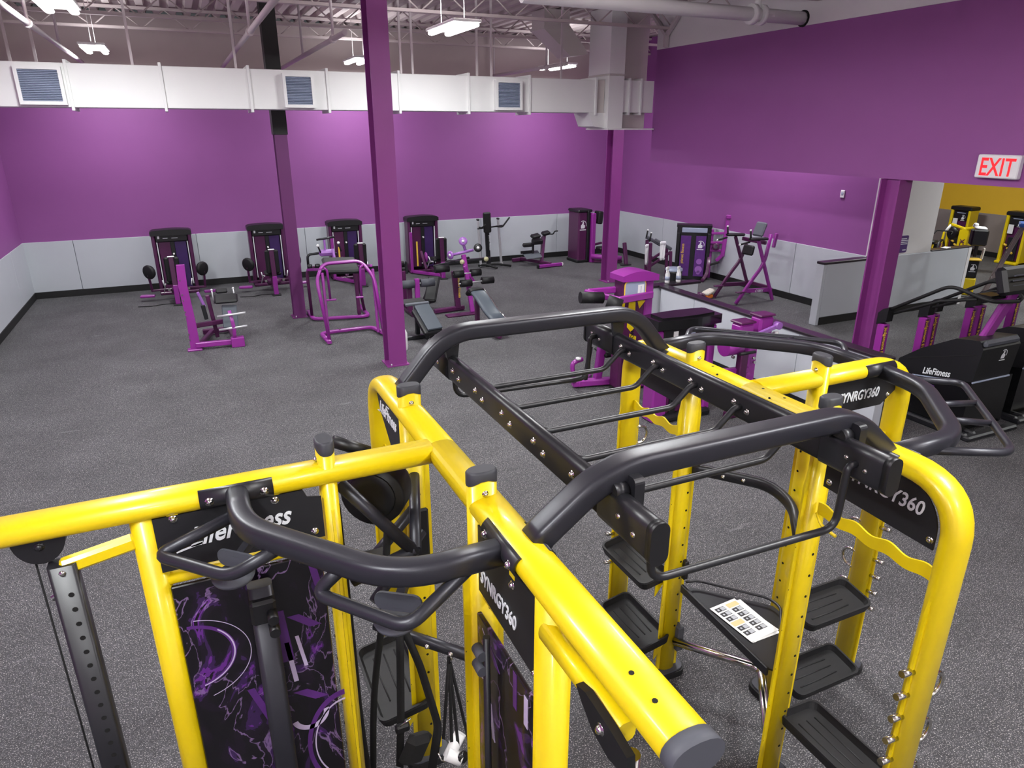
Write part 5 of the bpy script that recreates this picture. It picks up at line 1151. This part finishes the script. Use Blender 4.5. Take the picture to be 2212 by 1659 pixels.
# ------------------------------------------------------------------ machines beside the divider
def placard_machine():
    t = thing('placard_machine', 'purple machine with grey placard, yellow artwork and two black roller arms', 'weight machine', (5.72, 8.1, 0))
    q(t, 'column', 'machine_plum').box((-0.36, -0.14, 0.04), (0.02, 0.12, 1.68), 0.03); q(t, 'side_column', 'machine_purple').box((0.02, -0.12, 0.02), (0.18, 0.18, 1.66), 0.03)
    n = 10; q(t, 'top_cover', 'machine_purple').prism([(-0.39, 1.66)]+[(-0.39+0.60*k/n, 1.72+0.07*math.sin(PI*k/n*0.9+0.25)) for k in range(n+1)]+[(0.21, 1.64)], (0, 0, 0), (1, 0, 0), (0, 0, 1), -0.18, 0.17)
    pc = q(t, 'placard', 'grille'); pc.prism([(x-0.17, z+1.53) for x, z in rrect(0.33, 0.24, 0.05)], (0, -0.14, 0), (1, 0, 0), (0, 0, 1), 0, 0.012)
    q(pc, 'placard_border', 'text_yellow').prism([(x-0.17, z+1.53) for x, z in rrect(0.36, 0.27, 0.06)], (0, -0.14, 0), (1, 0, 0), (0, 0, 1), 0, 0.008); q(pc, 'notice', 'white_plastic').box((-0.13, -0.155, 1.48), (-0.03, -0.15, 1.60))
    q(pc, 'notice_bar', 'grille').box((-0.085, -0.157, 1.49), (-0.075, -0.155, 1.58))
    for sh_ in ([(-0.16, 1.38), (-0.05, 1.38), (-0.04, 0.98), (-0.10, 0.92), (-0.17, 1.0)], [(-0.02, 1.38), (0.12, 1.36), (0.02, 1.25)], [(0.0, 0.98), (0.10, 1.10), (0.13, 0.98), (0.02, 0.90)], [(-0.12, 0.9), (0.0, 0.84), (-0.02, 0.3), (-0.10, 0.25)], [(-0.27, 1.42), (-0.22, 1.42), (-0.23, 1.25), (-0.27, 1.22)]):
        q(t, 'yellow_print', 'yellow').prism([(a-0.10, b) for a, b in sh_], (0, -0.1405, 0), (1, 0, 0), (0, 0, 1), 0, 0.003)
    flush(); text_obj('lettering', 'BACK EXTENSION', 0.075, (-0.15, -0.1445, 0.32), (0, 0, 1), (-1, 0, 0), 'hole', t, bold=0.001)
    # roller arms reaching to the left
    q(t, 'front_arm', 'machine_purple').bar((0.12, -0.16, 1.44), (-0.62, -0.28, 1.44), 0.06, 0.10, 0.012); q(t, 'rear_arm', 'machine_purple').bar((-0.2, 0.1, 1.50), (-0.82, 0.05, 1.52), 0.06, 0.09, 0.012); q(t, 'cross_arm', 'machine_purple').bar((-0.86, 0.08, 1.52), (-0.50, -0.3, 1.45), 0.06, 0.08, 0.012)
    roller(t, (-1.04, -0.12, 1.50), (-0.72, -0.18, 1.48), 0.08); roller(t, (-0.70, -0.26, 1.44), (-0.54, -0.38, 1.38), 0.10)
    q(t, 'cup_holder', 'black_plastic').lathe([(0, 0), (0.06, 0.0), (0.075, 0.14), (0.06, 0.14), (0.05, 0.02), (0, 0.02)], (0.40, -0.22, 0.96), (0, 0, 1), 16)
    q(t, 'base_beam', 'machine_purple').bar((-0.85, 0.35, 0.07), (0.3, 0.1, 0.07), 0.12, 0.1, 0.015); q(t, 'base_beam', 'machine_purple').bar((-0.80, 0.3, 0.07), (-0.45, 0.55, 0.07), 0.12, 0.1, 0.015)
    q(t, 'foot_loop', 'machine_purple').tube(fillet([(-0.85, 0.3, 0.1), (-0.9, 0.3, 0.42), (-0.72, 0.3, 0.45)], 0.12), 0.035, 10); q(t, 'mid_post', 'machine_purple').bar((-0.45, 0.3, 0.1), (-0.42, 0.25, 0.65), 0.12, 0.09, 0.012, (0, 1, 0))
    q(t, 'weight_arm', 'black_metal').bar((-0.66, 0.3, 0.1), (-0.62, 0.25, 0.65), 0.06, 0.06, 0.01, (0, 1, 0)); q(t, 'knob', 'white_plastic').lathe([(0, 0), (0.04, 0), (0.04, 0.03), (0, 0.04)], (-0.80, 0.28, 0.46), (0, 0, 1), 12)
    padbox(t, 'seat', (-0.2, 0.35, 0.5), (0.4, 0.35, 0.08), (0.1, 0, 0))
    flush()
placard_machine()
def console_machine():
    t = thing('console_weight_machine', 'weight machine with glossy black curved top cover in front of the divider', 'weight machine', (5.62, 6.95, 0))
    n = 14; w_ = 0.5
    poly = [(-w_, 0.14)]+[(-w_+2*w_*k/n, -0.16-0.05*math.sin(PI*k/n)) for k in range(n+1)]+[(w_, 0.14)]+[(w_-2*w_*k/n, 0.2+0.05*math.sin(PI*k/n)) for k in range(n+1)]
    tc = q(t, 'top_cover', 'gloss_black'); tc.prism(poly, (0, 0, 0), (1, 0, 0), (0, 1, 0), 1.28, 1.40)
    q(tc, 'top_inset', 'gloss_black').prism([(a*0.82, b*0.7) for a, b in poly], (0, 0, 0), (1, 0, 0), (0, 1, 0), 1.40, 1.425)
    q(t, 'crown_panel', 'black_plastic').box((-0.38, -0.14, 1.05), (0.42, 0.12, 1.28), 0.02); q(t, 'label', 'white_plastic').box((-0.24, -0.148, 1.14), (-0.17, -0.14, 1.24)); q(t, 'label', 'grille').box((0.0, -0.148, 1.12), (0.1, -0.14, 1.20)); q(t, 'label_line', 'white_plastic').box((-0.08, -0.148, 1.085), (0.16, -0.14, 1.095))
    q(t, 'side_column', 'machine_purple').box((-0.47, -0.12, 0.0), (-0.24, 0.12, 1.25), 0.02); q(t, 'side_column', 'machine_purple').box((0.36, -0.12, 0.0), (0.48, 0.12, 1.25), 0.02)
    q(t, 'shroud_panel', 'machine_plum').box((-0.24, -0.10, 0.1), (0.36, 0.1, 1.05), 0.01); q(t, 'weight_channel', 'black_plastic').box((-0.20, -0.13, 0.05), (-0.10, -0.08, 1.0), 0.01); q(t, 'base', 'black_plastic').box((-0.32, -0.2, 0.0), (0.45, 0.16, 0.1), 0.03)
    flush(); text_obj('lettering', 'planet fitness', 0.10, (0.06, -0.1025, 0.22), (0, 0, 1), (-1, 0, 0), 'text_yellow', t, bold=0.001)
    thumb_logo(t, (0.2, -0.1005, 0.6), (1, 0, 0), (0, 0, 1), 0.15); flush()
console_machine()
def press_machine():
    t = thing('plate_press', 'bright purple press machine with twin capped heads standing at the divider', 'weight machine', (6.45, 6.62, 0))
    q(t, 'main_post', 'machine_purple').bar((0.05, 0.0, 0.02), (0.05, 0.0, 1.05), 0.16, 0.12, 0.015, (0, 1, 0)); q(t, 'front_beam', 'machine_purple').bar((-0.75, -0.1, 0.72), (0.0, -0.05, 0.66), 0.08, 0.08, 0.012); q(t, 'rear_beam', 'machine_plum').bar((0.0, 0.0, 0.06), (0.0, 0.6, 0.06), 0.1, 0.1, 0.015); q(t, 'foot', 'machine_plum').bar((-0.3, -0.05, 0.05), (0.3, -0.05, 0.05), 0.1, 0.1, 0.015)
    for x, h in ((-0.12, 1.30), (0.20, 1.36)):
        hd = q(t, 'head', 'machine_purple'); hd.box((x-0.12, -0.1, 1.08), (x+0.12, 0.1, h), 0.03); q(hd, 'head_cap', 'machine_plum').box((x-0.13, -0.11, h), (x+0.13, 0.11, h+0.03), 0.012)
    q(t, 'pivot', 'machine_purple').cyl((-0.32, -0.14, 1.15), (-0.2, -0.08, 1.15), 0.05, 14); q(t, 'link', 'light_purple').bar((-0.2, -0.16, 1.12), (0.30, -0.16, 1.24), 0.04, 0.06, 0.01); q(t, 'link_end', 'light_purple').cyl((0.32, -0.2, 1.25), (0.32, -0.12, 1.25), 0.05, 14)
    q(t, 'drum', 'machine_purple').cyl((-0.45, -0.05, 1.02), (-0.2, -0.05, 1.02), 0.12, 18); q(t, 'lower_lever', 'machine_plum').bar((-0.18, -0.12, 0.55), (-0.18, -0.12, 0.95), 0.12, 0.1, 0.012, (0, 1, 0)); q(t, 'handle', 'grip').cyl((-0.3, -0.2, 0.95), (-0.05, -0.2, 0.95), 0.02, 10)
    for x, z in ((0.0, 0.84), (0.02, 0.78), (-0.35, 0.9)): q(t, 'bolt', 'chrome').cyl((x, -0.12, z), (x, -0.15, z), 0.02, 10)
    q(t, 'knob', 'white_plastic').cyl((0.38, -0.05, 1.1), (0.45, -0.05, 1.1), 0.03, 10)
    flush()
press_machine()
# ------------------------------------------------------------------ benches right of the central column
def curl_bench():
    t = thing('curl_bench', 'black and slate padded bench half hidden behind the central column', 'bench', (3.5, 12.0, 0))
    padbox(t, 'arm_pad', (0.02, 0.12, 0.66), (0.5, 0.22, 0.06), (0.1, 0, 0.05), 'upholstery'); q(t, 'slant_board', 'pad_slate').cbox((0.2, -0.28, 0.44), (0.30, 0.60, 0.05), (0.62, 0, 0.2), 0.01); q(t, 'board_frame', 'black_plastic').cbox((0.17, -0.28, 0.36), (0.36, 0.60, 0.1), (0.62, 0, 0.2), 0.02)
    q(t, 'pad_edge', 'pad_grey').cbox((0.08, -0.02, 0.64), (0.46, 0.06, 0.05), (0.1, 0, 0.05), 0.01); q(t, 'post', 'black_metal').bar((0.1, 0.1, 0.03), (0.1, 0.1, 0.62), 0.08, 0.08, 0.01, (0, 1, 0)); q(t, 'foot', 'black_metal').bar((-0.2, -0.1, 0.04), (0.35, -0.1, 0.04), 0.1, 0.07, 0.01); q(t, 'stem', 'black_metal').bar((0.16, -0.3, 0.03), (0.16, -0.3, 0.40), 0.07, 0.07, 0.01, (0, 1, 0))
    flush()
curl_bench()
def roller_stand():
    t = thing('roller_stand', 'short purple stand with black roller pads beside the central column', 'weight machine', (4.0, 13.6, 0))
    roller(t, (0.16, 0.0, 0.66), (0.45, 0.0, 0.66), 0.085, 'cap_grey'); roller(t, (-0.25, 0.0, 0.66), (0.02, 0.0, 0.66), 0.085, 'cap_grey'); q(t, 'shaft', 'steel').cyl((-0.28, 0.0, 0.66), (0.49, 0.0, 0.66), 0.014, 8)
    q(t, 'post', 'machine_purple').bar((0.08, 0.0, 0.02), (0.08, 0.0, 0.76), 0.1, 0.08, 0.01, (0, 1, 0)); q(t, 'side_post', 'machine_plum').bar((-0.06, 0.1, 0.02), (-0.06, 0.1, 0.62), 0.1, 0.08, 0.01, (0, 1, 0)); roller(t, (-0.3, 0.55, 0.84), (0.05, 0.55, 0.84), 0.07); roller(t, (-0.25, 0.45, 1.0), (-0.05, 0.45, 1.0), 0.06)
    q(t, 'bracket', 'black_metal').bar((0.0, 0.45, 0.8), (0.0, 0.45, 1.05), 0.04, 0.08, 0.01, (0, 1, 0)); q(t, 'rear_post', 'machine_plum').bar((-0.05, 0.5, 0.02), (-0.05, 0.5, 0.85), 0.08, 0.08, 0.01, (0, 1, 0)); q(t, 'foot', 'machine_plum').bar((-0.05, -0.15, 0.04), (-0.05, 0.65, 0.04), 0.1, 0.07, 0.012)
    flush()
roller_stand()
def slant_bench():
    t = thing('slant_bench', 'long curved slate pad with black head, sloping behind the far monkey bar arch', 'bench', (4.85, 11.7, 0), math.radians(6))
    pts = [(0.0, 0.55, 0.70), (0.0, 0.45, 0.76), (0.0, 0.2, 0.66), (0.0, -0.1, 0.48), (0.0, -0.5, 0.34)]
    q(t, 'pad', 'pad_slate').sweep(fillet(pts, 0.2, 6), oval(0.30, 0.08, 16, 3.5), ref=(0, 0, 1)); q(t, 'head_pad', 'upholstery').sweep([(0.0, 0.58, 0.66), (0.0, 0.46, 0.765), (0.0, 0.36, 0.735)], oval(0.305, 0.09, 16, 3.5), ref=(0, 0, 1))
    q(t, 'rim', 'chrome').tube([V(p)+V((0.15, 0, 0.02)) for p in fillet(pts, 0.2, 6)], 0.014, 8); q(t, 'beam', 'machine_plum').bar((0, 0.45, 0.06), (0, -0.5, 0.06), 0.08, 0.08, 0.01); q(t, 'post', 'machine_plum').bar((0, 0.4, 0.06), (0, 0.4, 0.70), 0.08, 0.08, 0.01, (0, 1, 0)); q(t, 'post', 'machine_plum').bar((0, -0.4, 0.06), (0, -0.4, 0.36), 0.08, 0.08, 0.01, (0, 1, 0)); q(t, 'foot', 'machine_plum').bar((-0.25, 0.42, 0.03), (0.25, 0.42, 0.03), 0.1, 0.05, 0.01)
    flush()
slant_bench()
# ================================================================== STAIR CLIMBERS (right edge)
def stair_climber(label, loc):
    t = thing('stair_climber', label, 'stair climber', loc, 0, 'stair climbers at the right edge'); xl, xr = -0.42, 0.30
    # upper housing: profile in y-z, extruded across x
    prof_ = [(-0.62, 0.74), (-0.66, 1.16), (-0.60, 1.26), (-0.32, 1.22), (0.1, 0.98), (0.38, 0.76), (0.40, 0.58), (0.0, 0.60)]
    h = q(t, 'upper_housing', 'black_plastic'); h.prism(prof_, (0, 0, 0), (0, 1, 0), (0, 0, 1), xl, xr)
    q(h, 'top_bevel', 'cap_grey').box((xl+0.03, -0.665, 1.17), (xr-0.02, -0.60, 1.262), 0.03)
    q(h, 'trim_line', 'grille').box((xl-0.004, -0.635, 0.722), (xr, -0.615, 0.742), 0.004)
    q(h, 'trim_line', 'grille').bar((xl-0.003, -0.4, 0.695), (xl-0.003, 0.15, 0.60), 0.008, 0.014)
    q(h, 'panel_groove', 'hole').bar((xl-0.002, -0.6, 1.08), (xl-0.002, 0.25, 0.80), 0.005, 0.008)
    b = q(t, 'lower_housing', 'gloss_black'); b.prism([(-0.60, 0.08), (-0.61, 0.73), (0.35, 0.58), (0.62, 0.40), (0.66, 0.08)], (0, 0, 0), (0, 1, 0), (0, 0, 1), xl+0.02, xr+0.1)
    q(b, 'violet_badge', 'graph_violet').cbox((xl+0.018, -0.08, 0.52), (0.006, 0.16, 0.06), (0.15, 0, 0), 0.01)
    for x in (xl-0.06, xl+0.1): q(t, 'base_rail', 'black_metal').box((x, -0.72, 0.0), (x+0.08, 0.75, 0.09), 0.02)
    q(t, 'front_rail', 'black_metal').box((xl-0.06, -0.78, 0.0), (xr+0.2, -0.66, 0.07), 0.02)
    for k in range(3): q(t, 'step', 'rubber').box((xl+0.06, 0.40+0.1*k, 0.5-0.18*k), (xr, 0.66+0.1*k, 0.53-0.18*k), 0.006)
    q(t, 'right_housing', 'gloss_black').prism([(-0.5, 0.08), (-0.52, 0.95), (-0.3, 1.05), (0.4, 0.7), (0.62, 0.08)], (0, 0, 0), (0, 1, 0), (0, 0, 1), xr, 0.44)
    q(t, 'console_mast', 'machine_purple').bar((0.0, -0.38, 1.16), (0.14, -0.52, 1.80), 0.17, 0.08, 0.02, (0, 1, 0))
    c = q(t, 'console', 'black_plastic'); c.cbox((0.12, -0.52, 1.94), (0.60, 0.14, 0.34), (-0.35, 0, 0), 0.04); q(c, 'screen', 'gloss_black').cbox((0.12, -0.455, 1.965), (0.4, 0.02, 0.24), (-0.35, 0, 0), 0.004)
    for k in range(3): q(c, 'vent_fin', 'cap_grey').cbox((0.15, -0.60, 2.02-0.06*k), (0.44, 0.02, 0.02), (-0.35, 0, 0), 0.005)
    q(c, 'cup_tray', 'gloss_black').cbox((-0.12, -0.42, 1.74), (0.3, 0.2, 0.06), (0, 0, 0), 0.02)
    for s in (-1, 1):
        x = s*0.42
        p = q(t, 'rear_post', 'machine_purple'); p.box((x-0.055, 0.64, 0.0), (x+0.055, 0.76, 1.16), 0.012)
        q(p, 'dark_strip', 'machine_plum').box((x-0.057, 0.635, 0.1), (x-0.005, 0.64, 1.14))
        q(t, 'post_joint', 'black_plastic').prism([(0.77, 1.14), (0.77, 1.30), (0.70, 1.37), (0.62, 1.40), (0.63, 1.20)], (x, 0, 0), (0, 1, 0), (0, 0, 1), -0.062, 0.062)
        q(t, 'hand_rail', 'grip').tube(fillet([(x, 0.70, 1.33), (x, -0.10, 1.84), (x*0.75, -0.55, 1.72), (0.1, -0.62, 1.70)], 0.12, 6), 0.023, 10)
        q(t, 'inner_rail', 'grip').tube([(x*0.93, 0.6, 1.32), (x*0.93, 0.0, 1.62), (x*0.8, -0.4, 1.72)], 0.018, 8)
    flush()
    for s in (-1, 1): text_obj('lettering', 'judgement free zone', 0.075, (s*0.42-0.045, 0.634, 1.12), (0, 0, -1), (1, 0, 0), 'text_yellow', t, bold=0.0012)
    a = text_obj('lettering', 'LifeFitness', 0.12, (xl-0.004, 0.02, 0.66), V((0, -1, 0.16)).normalized(), V((0, 0.16, 1)).normalized(), 'letter_white', t, shear=0.4, bold=0.002, sx=0.72)
    thumb_logo(t, (0.02, -0.648, 1.0), (1, 0, 0), (0, -0.09, 1), 0.13); flush()
    return t
c1 = stair_climber('black stair climber nearest the rig with white logo, purple posts and black handrails', (8.84, 5.48, 0))
dup(c1, 'second stair climber, partly hidden right of the first and cut by the picture edge', (9.98, 5.56, 0), 0)
dup(c1, 'third stair climber, of which mainly a purple rear post shows at the right edge', (11.12, 5.62, 0), 0)
# ================================================================== SMALL THINGS ON AND NEAR THE DIVIDER
def spray(label, x, y, z):
    t = thing('spray_bottle', label, 'spray bottle', (x, y, z), 0.4, 'spray bottles')
    MB().lathe([(0, 0), (0.04, 0.0), (0.043, 0.02), (0.043, 0.15), (0.03, 0.19), (0.016, 0.22), (0.016, 0.24), (0, 0.24)], n=16).build('bottle', 'white_plastic', t)
    MB().box((-0.05, -0.015, 0.24), (0.03, 0.015, 0.29), 0.008).build('trigger_head', 'white_plastic', t)
    MB().bar((-0.03, 0, 0.24), (-0.05, 0, 0.19), 0.014, 0.012).build('trigger', 'white_plastic', t)
    MB().lathe([(0.0435, 0.05), (0.0445, 0.05), (0.0445, 0.12), (0.0435, 0.12)], n=16).build('label_band', 'grille', t)
spray('white spray bottle, left of the two on the divider cap', 7.60, 9.93, DZ)
spray('white spray bottle, right of the two on the divider cap', 7.82, 9.90, DZ)
wc = thing('wipe_canister', 'round black wipe canister with pale lid behind the spray bottles', 'canister', (8.02, 10.3, 0))
MB().lathe([(0, 0), (0.16, 0), (0.17, 0.03), (0.15, 1.16), (0.155, 1.2), (0, 1.2)], n=24).build('bin', 'black_plastic', wc)
MB().lathe([(0.16, 1.2), (0.16, 1.235), (0.12, 1.25), (0.05, 1.255), (0, 1.255)], n=24).build('lid', 'grille', wc)
ob = thing('floor_scrubber_pad', 'small orange and cream sanding block lying on the floor beside the captains chair', 'scrub pad', (10.55, 12.25, 0), 0.3)
MB().cbox((0, 0, 0.05), (0.26, 0.16, 0.10), (0, 0, 0), 0.03).build('base', 'orange', ob)
MB().cbox((0.02, 0, 0.15), (0.32, 0.18, 0.09), (0, -0.15, 0), 0.03).build('top', 'wood_white', ob)
MB().cbox((-0.26, 0.02, 0.09), (0.24, 0.14, 0.16), (0, 0.35, 0), 0.04).build('grip', 'machine_plum', ob)
wbt = thing('white_bottle', 'white bottle standing on the floor right behind the central column', 'bottle', (3.12, 11.35, 0))
MB().lathe([(0, 0), (0.06, 0), (0.065, 0.02), (0.065, 0.30), (0.04, 0.36), (0.025, 0.38), (0, 0.38)], n=16).build('body', 'white_plastic', wbt)
MB().lathe([(0.028, 0.36), (0.03, 0.43), (0, 0.435)], n=12).build('cap', 'grille', wbt)
pp = thing('paper_sheet', 'white sheet of paper lying on the dark half wall cap', 'paper', (14.55, HY+0.07, 1.276), 0.3)
MB().cbox((0, 0, 0.006), (0.26, 0.12, 0.01), (0, 0, 0), 0.003).build('sheet', 'paper', pp)
# ================================================================== ROOM BEYOND THE OPENING
def cable_tower(label, y):
    t = thing('cable_tower', label, 'weight machine', (21.4, y, 0), -PI/2, 'yellow cable towers in the far room')
    for x in (-0.31, 0.23): q(t, 'side_post', 'yellow').box((x, -0.2, 0.0), (x+0.08, 0.2, 1.38), 0.015)
    q(t, 'top_cover', 'black_plastic').box((-0.33, -0.22, 1.34), (0.33, 0.22, 1.46), 0.03); q(t, 'crown_panel', 'black_plastic').box((-0.23, -0.16, 1.05), (0.23, 0.1, 1.34), 0.02); q(t, 'label_line', 'grille').box((-0.12, -0.17, 1.26), (0.14, -0.16, 1.28))
    q(t, 'shroud', 'machine_plum').box((-0.23, -0.12, 0.1), (0.23, 0.1, 1.05), 0.01); q(t, 'weight_stack', 'black_metal').box((-0.14, -0.18, 0.1), (0.14, -0.12, 0.75), 0.01)
    q(t, 'hanger_card', 'white_plastic').box((-0.20, -0.18, 0.85), (-0.06, -0.165, 1.1)); q(t, 'base', 'yellow').box((-0.31, -0.3, 0.0), (0.31, 0.2, 0.08), 0.02)
    for k in range(3): q(t, 'cable_grip', 'text_yellow').cyl((-0.18+0.1*k, -0.22, 0.55-0.1*k), (-0.1+0.1*k, -0.24, 0.52-0.1*k), 0.03, 10)
    thumb_logo(t, (0.08, -0.1615, 1.08), (1, 0, 0), (0, 0, 1), 0.15); flush()
cable_tower('yellow cable tower left of two in the far room, against the taupe panels', 13.75)
cable_tower('yellow cable tower right of two in the far room, cut by the picture edge', 12.1)
def row_machine():
    t = thing('row_machine', 'yellow machine with lettered front post and spread arms in the far room', 'weight machine', (19.0, 12.05, 0), -PI/2)
    q(t, 'front_post', 'yellow').box((-0.14, -0.1, 0.0), (0.14, 0.1, 1.15), 0.02)
    for s in (-1, 1): q(t, 'arm', 'yellow').bar((0, -0.05, 1.12), (s*0.36, -0.15, 1.22), 0.07, 0.07, 0.015); q(t, 'grip', 'white_plastic').cyl((s*0.36, -0.15, 1.2), (s*0.42, -0.25, 1.0), 0.035, 10)
    q(t, 'foot', 'yellow').box((-0.35, -0.5, 0.0), (0.35, 0.3, 0.07), 0.02); q(t, 'side_wheel', 'black_plastic').lathe([(0.05, -0.04), (0.17, -0.04), (0.18, 0.0), (0.17, 0.04), (0.05, 0.04)], (-0.42, 0.1, 0.95), (0.2, 1, 0), 20)
    flush(); text_obj('lettering', 'BACK', 0.16, (0.06, -0.105, 0.45), (0, 0, 1), (-1, 0, 0), 'machine_plum', t, bold=0.004)
row_machine()
def spin_bike():
    t = thing('exercise_bike', 'black and yellow exercise bike behind the half wall', 'bike', (17.6, 11.9, 0), 0.3)
    q(t, 'wheel', 'black_plastic').tube([(0.45+0.25*math.cos(a), 0, 0.62+0.27*math.sin(a)) for a in [2*PI*k/24 for k in range(24)]], 0.035, 8, closed=True)
    q(t, 'wheel_disc', 'machine_plum').lathe([(0, -0.02), (0.2, -0.02), (0.2, 0.02), (0, 0.02)], (0.45, 0, 0.62), (0, 1, 0), 20); q(t, 'frame', 'yellow').bar((-0.35, 0, 0.1), (-0.2, 0, 0.85), 0.06, 0.06, 0.01, (0, 1, 0)); q(t, 'frame', 'yellow').bar((-0.3, 0, 0.35), (0.45, 0, 0.62), 0.06, 0.06, 0.01)
    padbox(t, 'saddle', (-0.2, 0, 0.92), (0.3, 0.18, 0.07), (0, 0, 0), 'upholstery'); q(t, 'handlebar', 'grip').tube(fillet([(0.4, -0.2, 1.05), (0.55, -0.2, 1.12), (0.55, 0.2, 1.12), (0.4, 0.2, 1.05)], 0.06), 0.018, 8); q(t, 'stem', 'yellow').bar((0.4, 0, 0.6), (0.52, 0, 1.1), 0.05, 0.05, 0.01, (0, 1, 0))
    for x in (-0.38, 0.6): q(t, 'floor_bar', 'black_metal').bar((x, -0.25, 0.04), (x, 0.25, 0.04), 0.07, 0.07, 0.01)
    flush()
spin_bike()
def wipe_stand():
    t = thing('wipe_dispenser_stand', 'black wipe dispenser box on a black and yellow floor stand past the half wall', 'dispenser', (16.25, 10.0, 0), -0.8)
    q(t, 'box', 'black_plastic').box((-0.16, -0.14, 1.16), (0.16, 0.14, 1.52), 0.03); q(t, 'wipe', 'paper').cbox((0.0, 0.0, 1.55), (0.26, 0.14, 0.05), (0.2, 0.1, 0.3), 0.02); q(t, 'wipe', 'paper').cbox((-0.1, 0.03, 1.60), (0.1, 0.08, 0.1), (0.4, 0.3, 0), 0.02)
    q(t, 'neck', 'black_plastic').bar((0, 0, 0.9), (0, 0, 1.18), 0.07, 0.07, 0.01, (0, 1, 0)); q(t, 'shelf', 'text_yellow').box((-0.14, -0.12, 0.82), (0.14, 0.12, 0.86), 0.01); q(t, 'upper_body', 'black_plastic').box((-0.11, -0.1, 0.42), (0.11, 0.1, 0.82), 0.02); q(t, 'lower_body', 'yellow').box((-0.12, -0.1, 0.02), (0.12, 0.1, 0.42), 0.02)
    q(t, 'base', 'black_plastic').box((-0.2, -0.2, 0.0), (0.2, 0.2, 0.03), 0.01); q(t, 'hanging_towel', 'wood_white').cbox((0.15, -0.02, 0.98), (0.04, 0.08, 0.26), (0, 0.05, 0), 0.012); thumb_logo(t, (0.0, -0.1005, 0.6), (1, 0, 0), (0, 0, 1), 0.16); flush()
wipe_stand()
def step_ladder():
    t = thing('step_ladder', 'grey step ladder with blue rail and pale treads at the right edge', 'ladder', (14.3, 7.95, 0), 0.55)
    for s in (-1, 1):
        q(t, 'front_rail', 'panel_taupe' if s < 0 else 'blue').bar((s*0.28, -0.5, 0.02), (s*0.18, 0.0, 1.95), 0.03, 0.08, 0.008, (0, 1, 0)); q(t, 'rear_rail', 'panel_taupe').bar((s*0.3, 0.6, 0.02), (s*0.18, 0.06, 1.95), 0.03, 0.06, 0.008, (0, 1, 0))
    for k in range(6):
        f = (k+1)/7; wd = 0.28-0.10*f; y = -0.5+0.5*f
        q(t, 'tread', 'wood_white').box((-wd, y-0.05, 1.93*f-0.02), (wd, y+0.05, 1.93*f+0.02), 0.006)
    q(t, 'top_cap', 'blue').box((-0.24, -0.1, 1.93), (0.24, 0.14, 2.0), 0.02)
    for k in range(3): q(t, 'rear_brace', 'panel_taupe').bar((-0.26+0.03*k, 0.5-0.14*k, 0.4+0.5*k), (0.26-0.03*k, 0.5-0.14*k, 0.4+0.5*k), 0.02, 0.03)
    flush()
step_ladder()
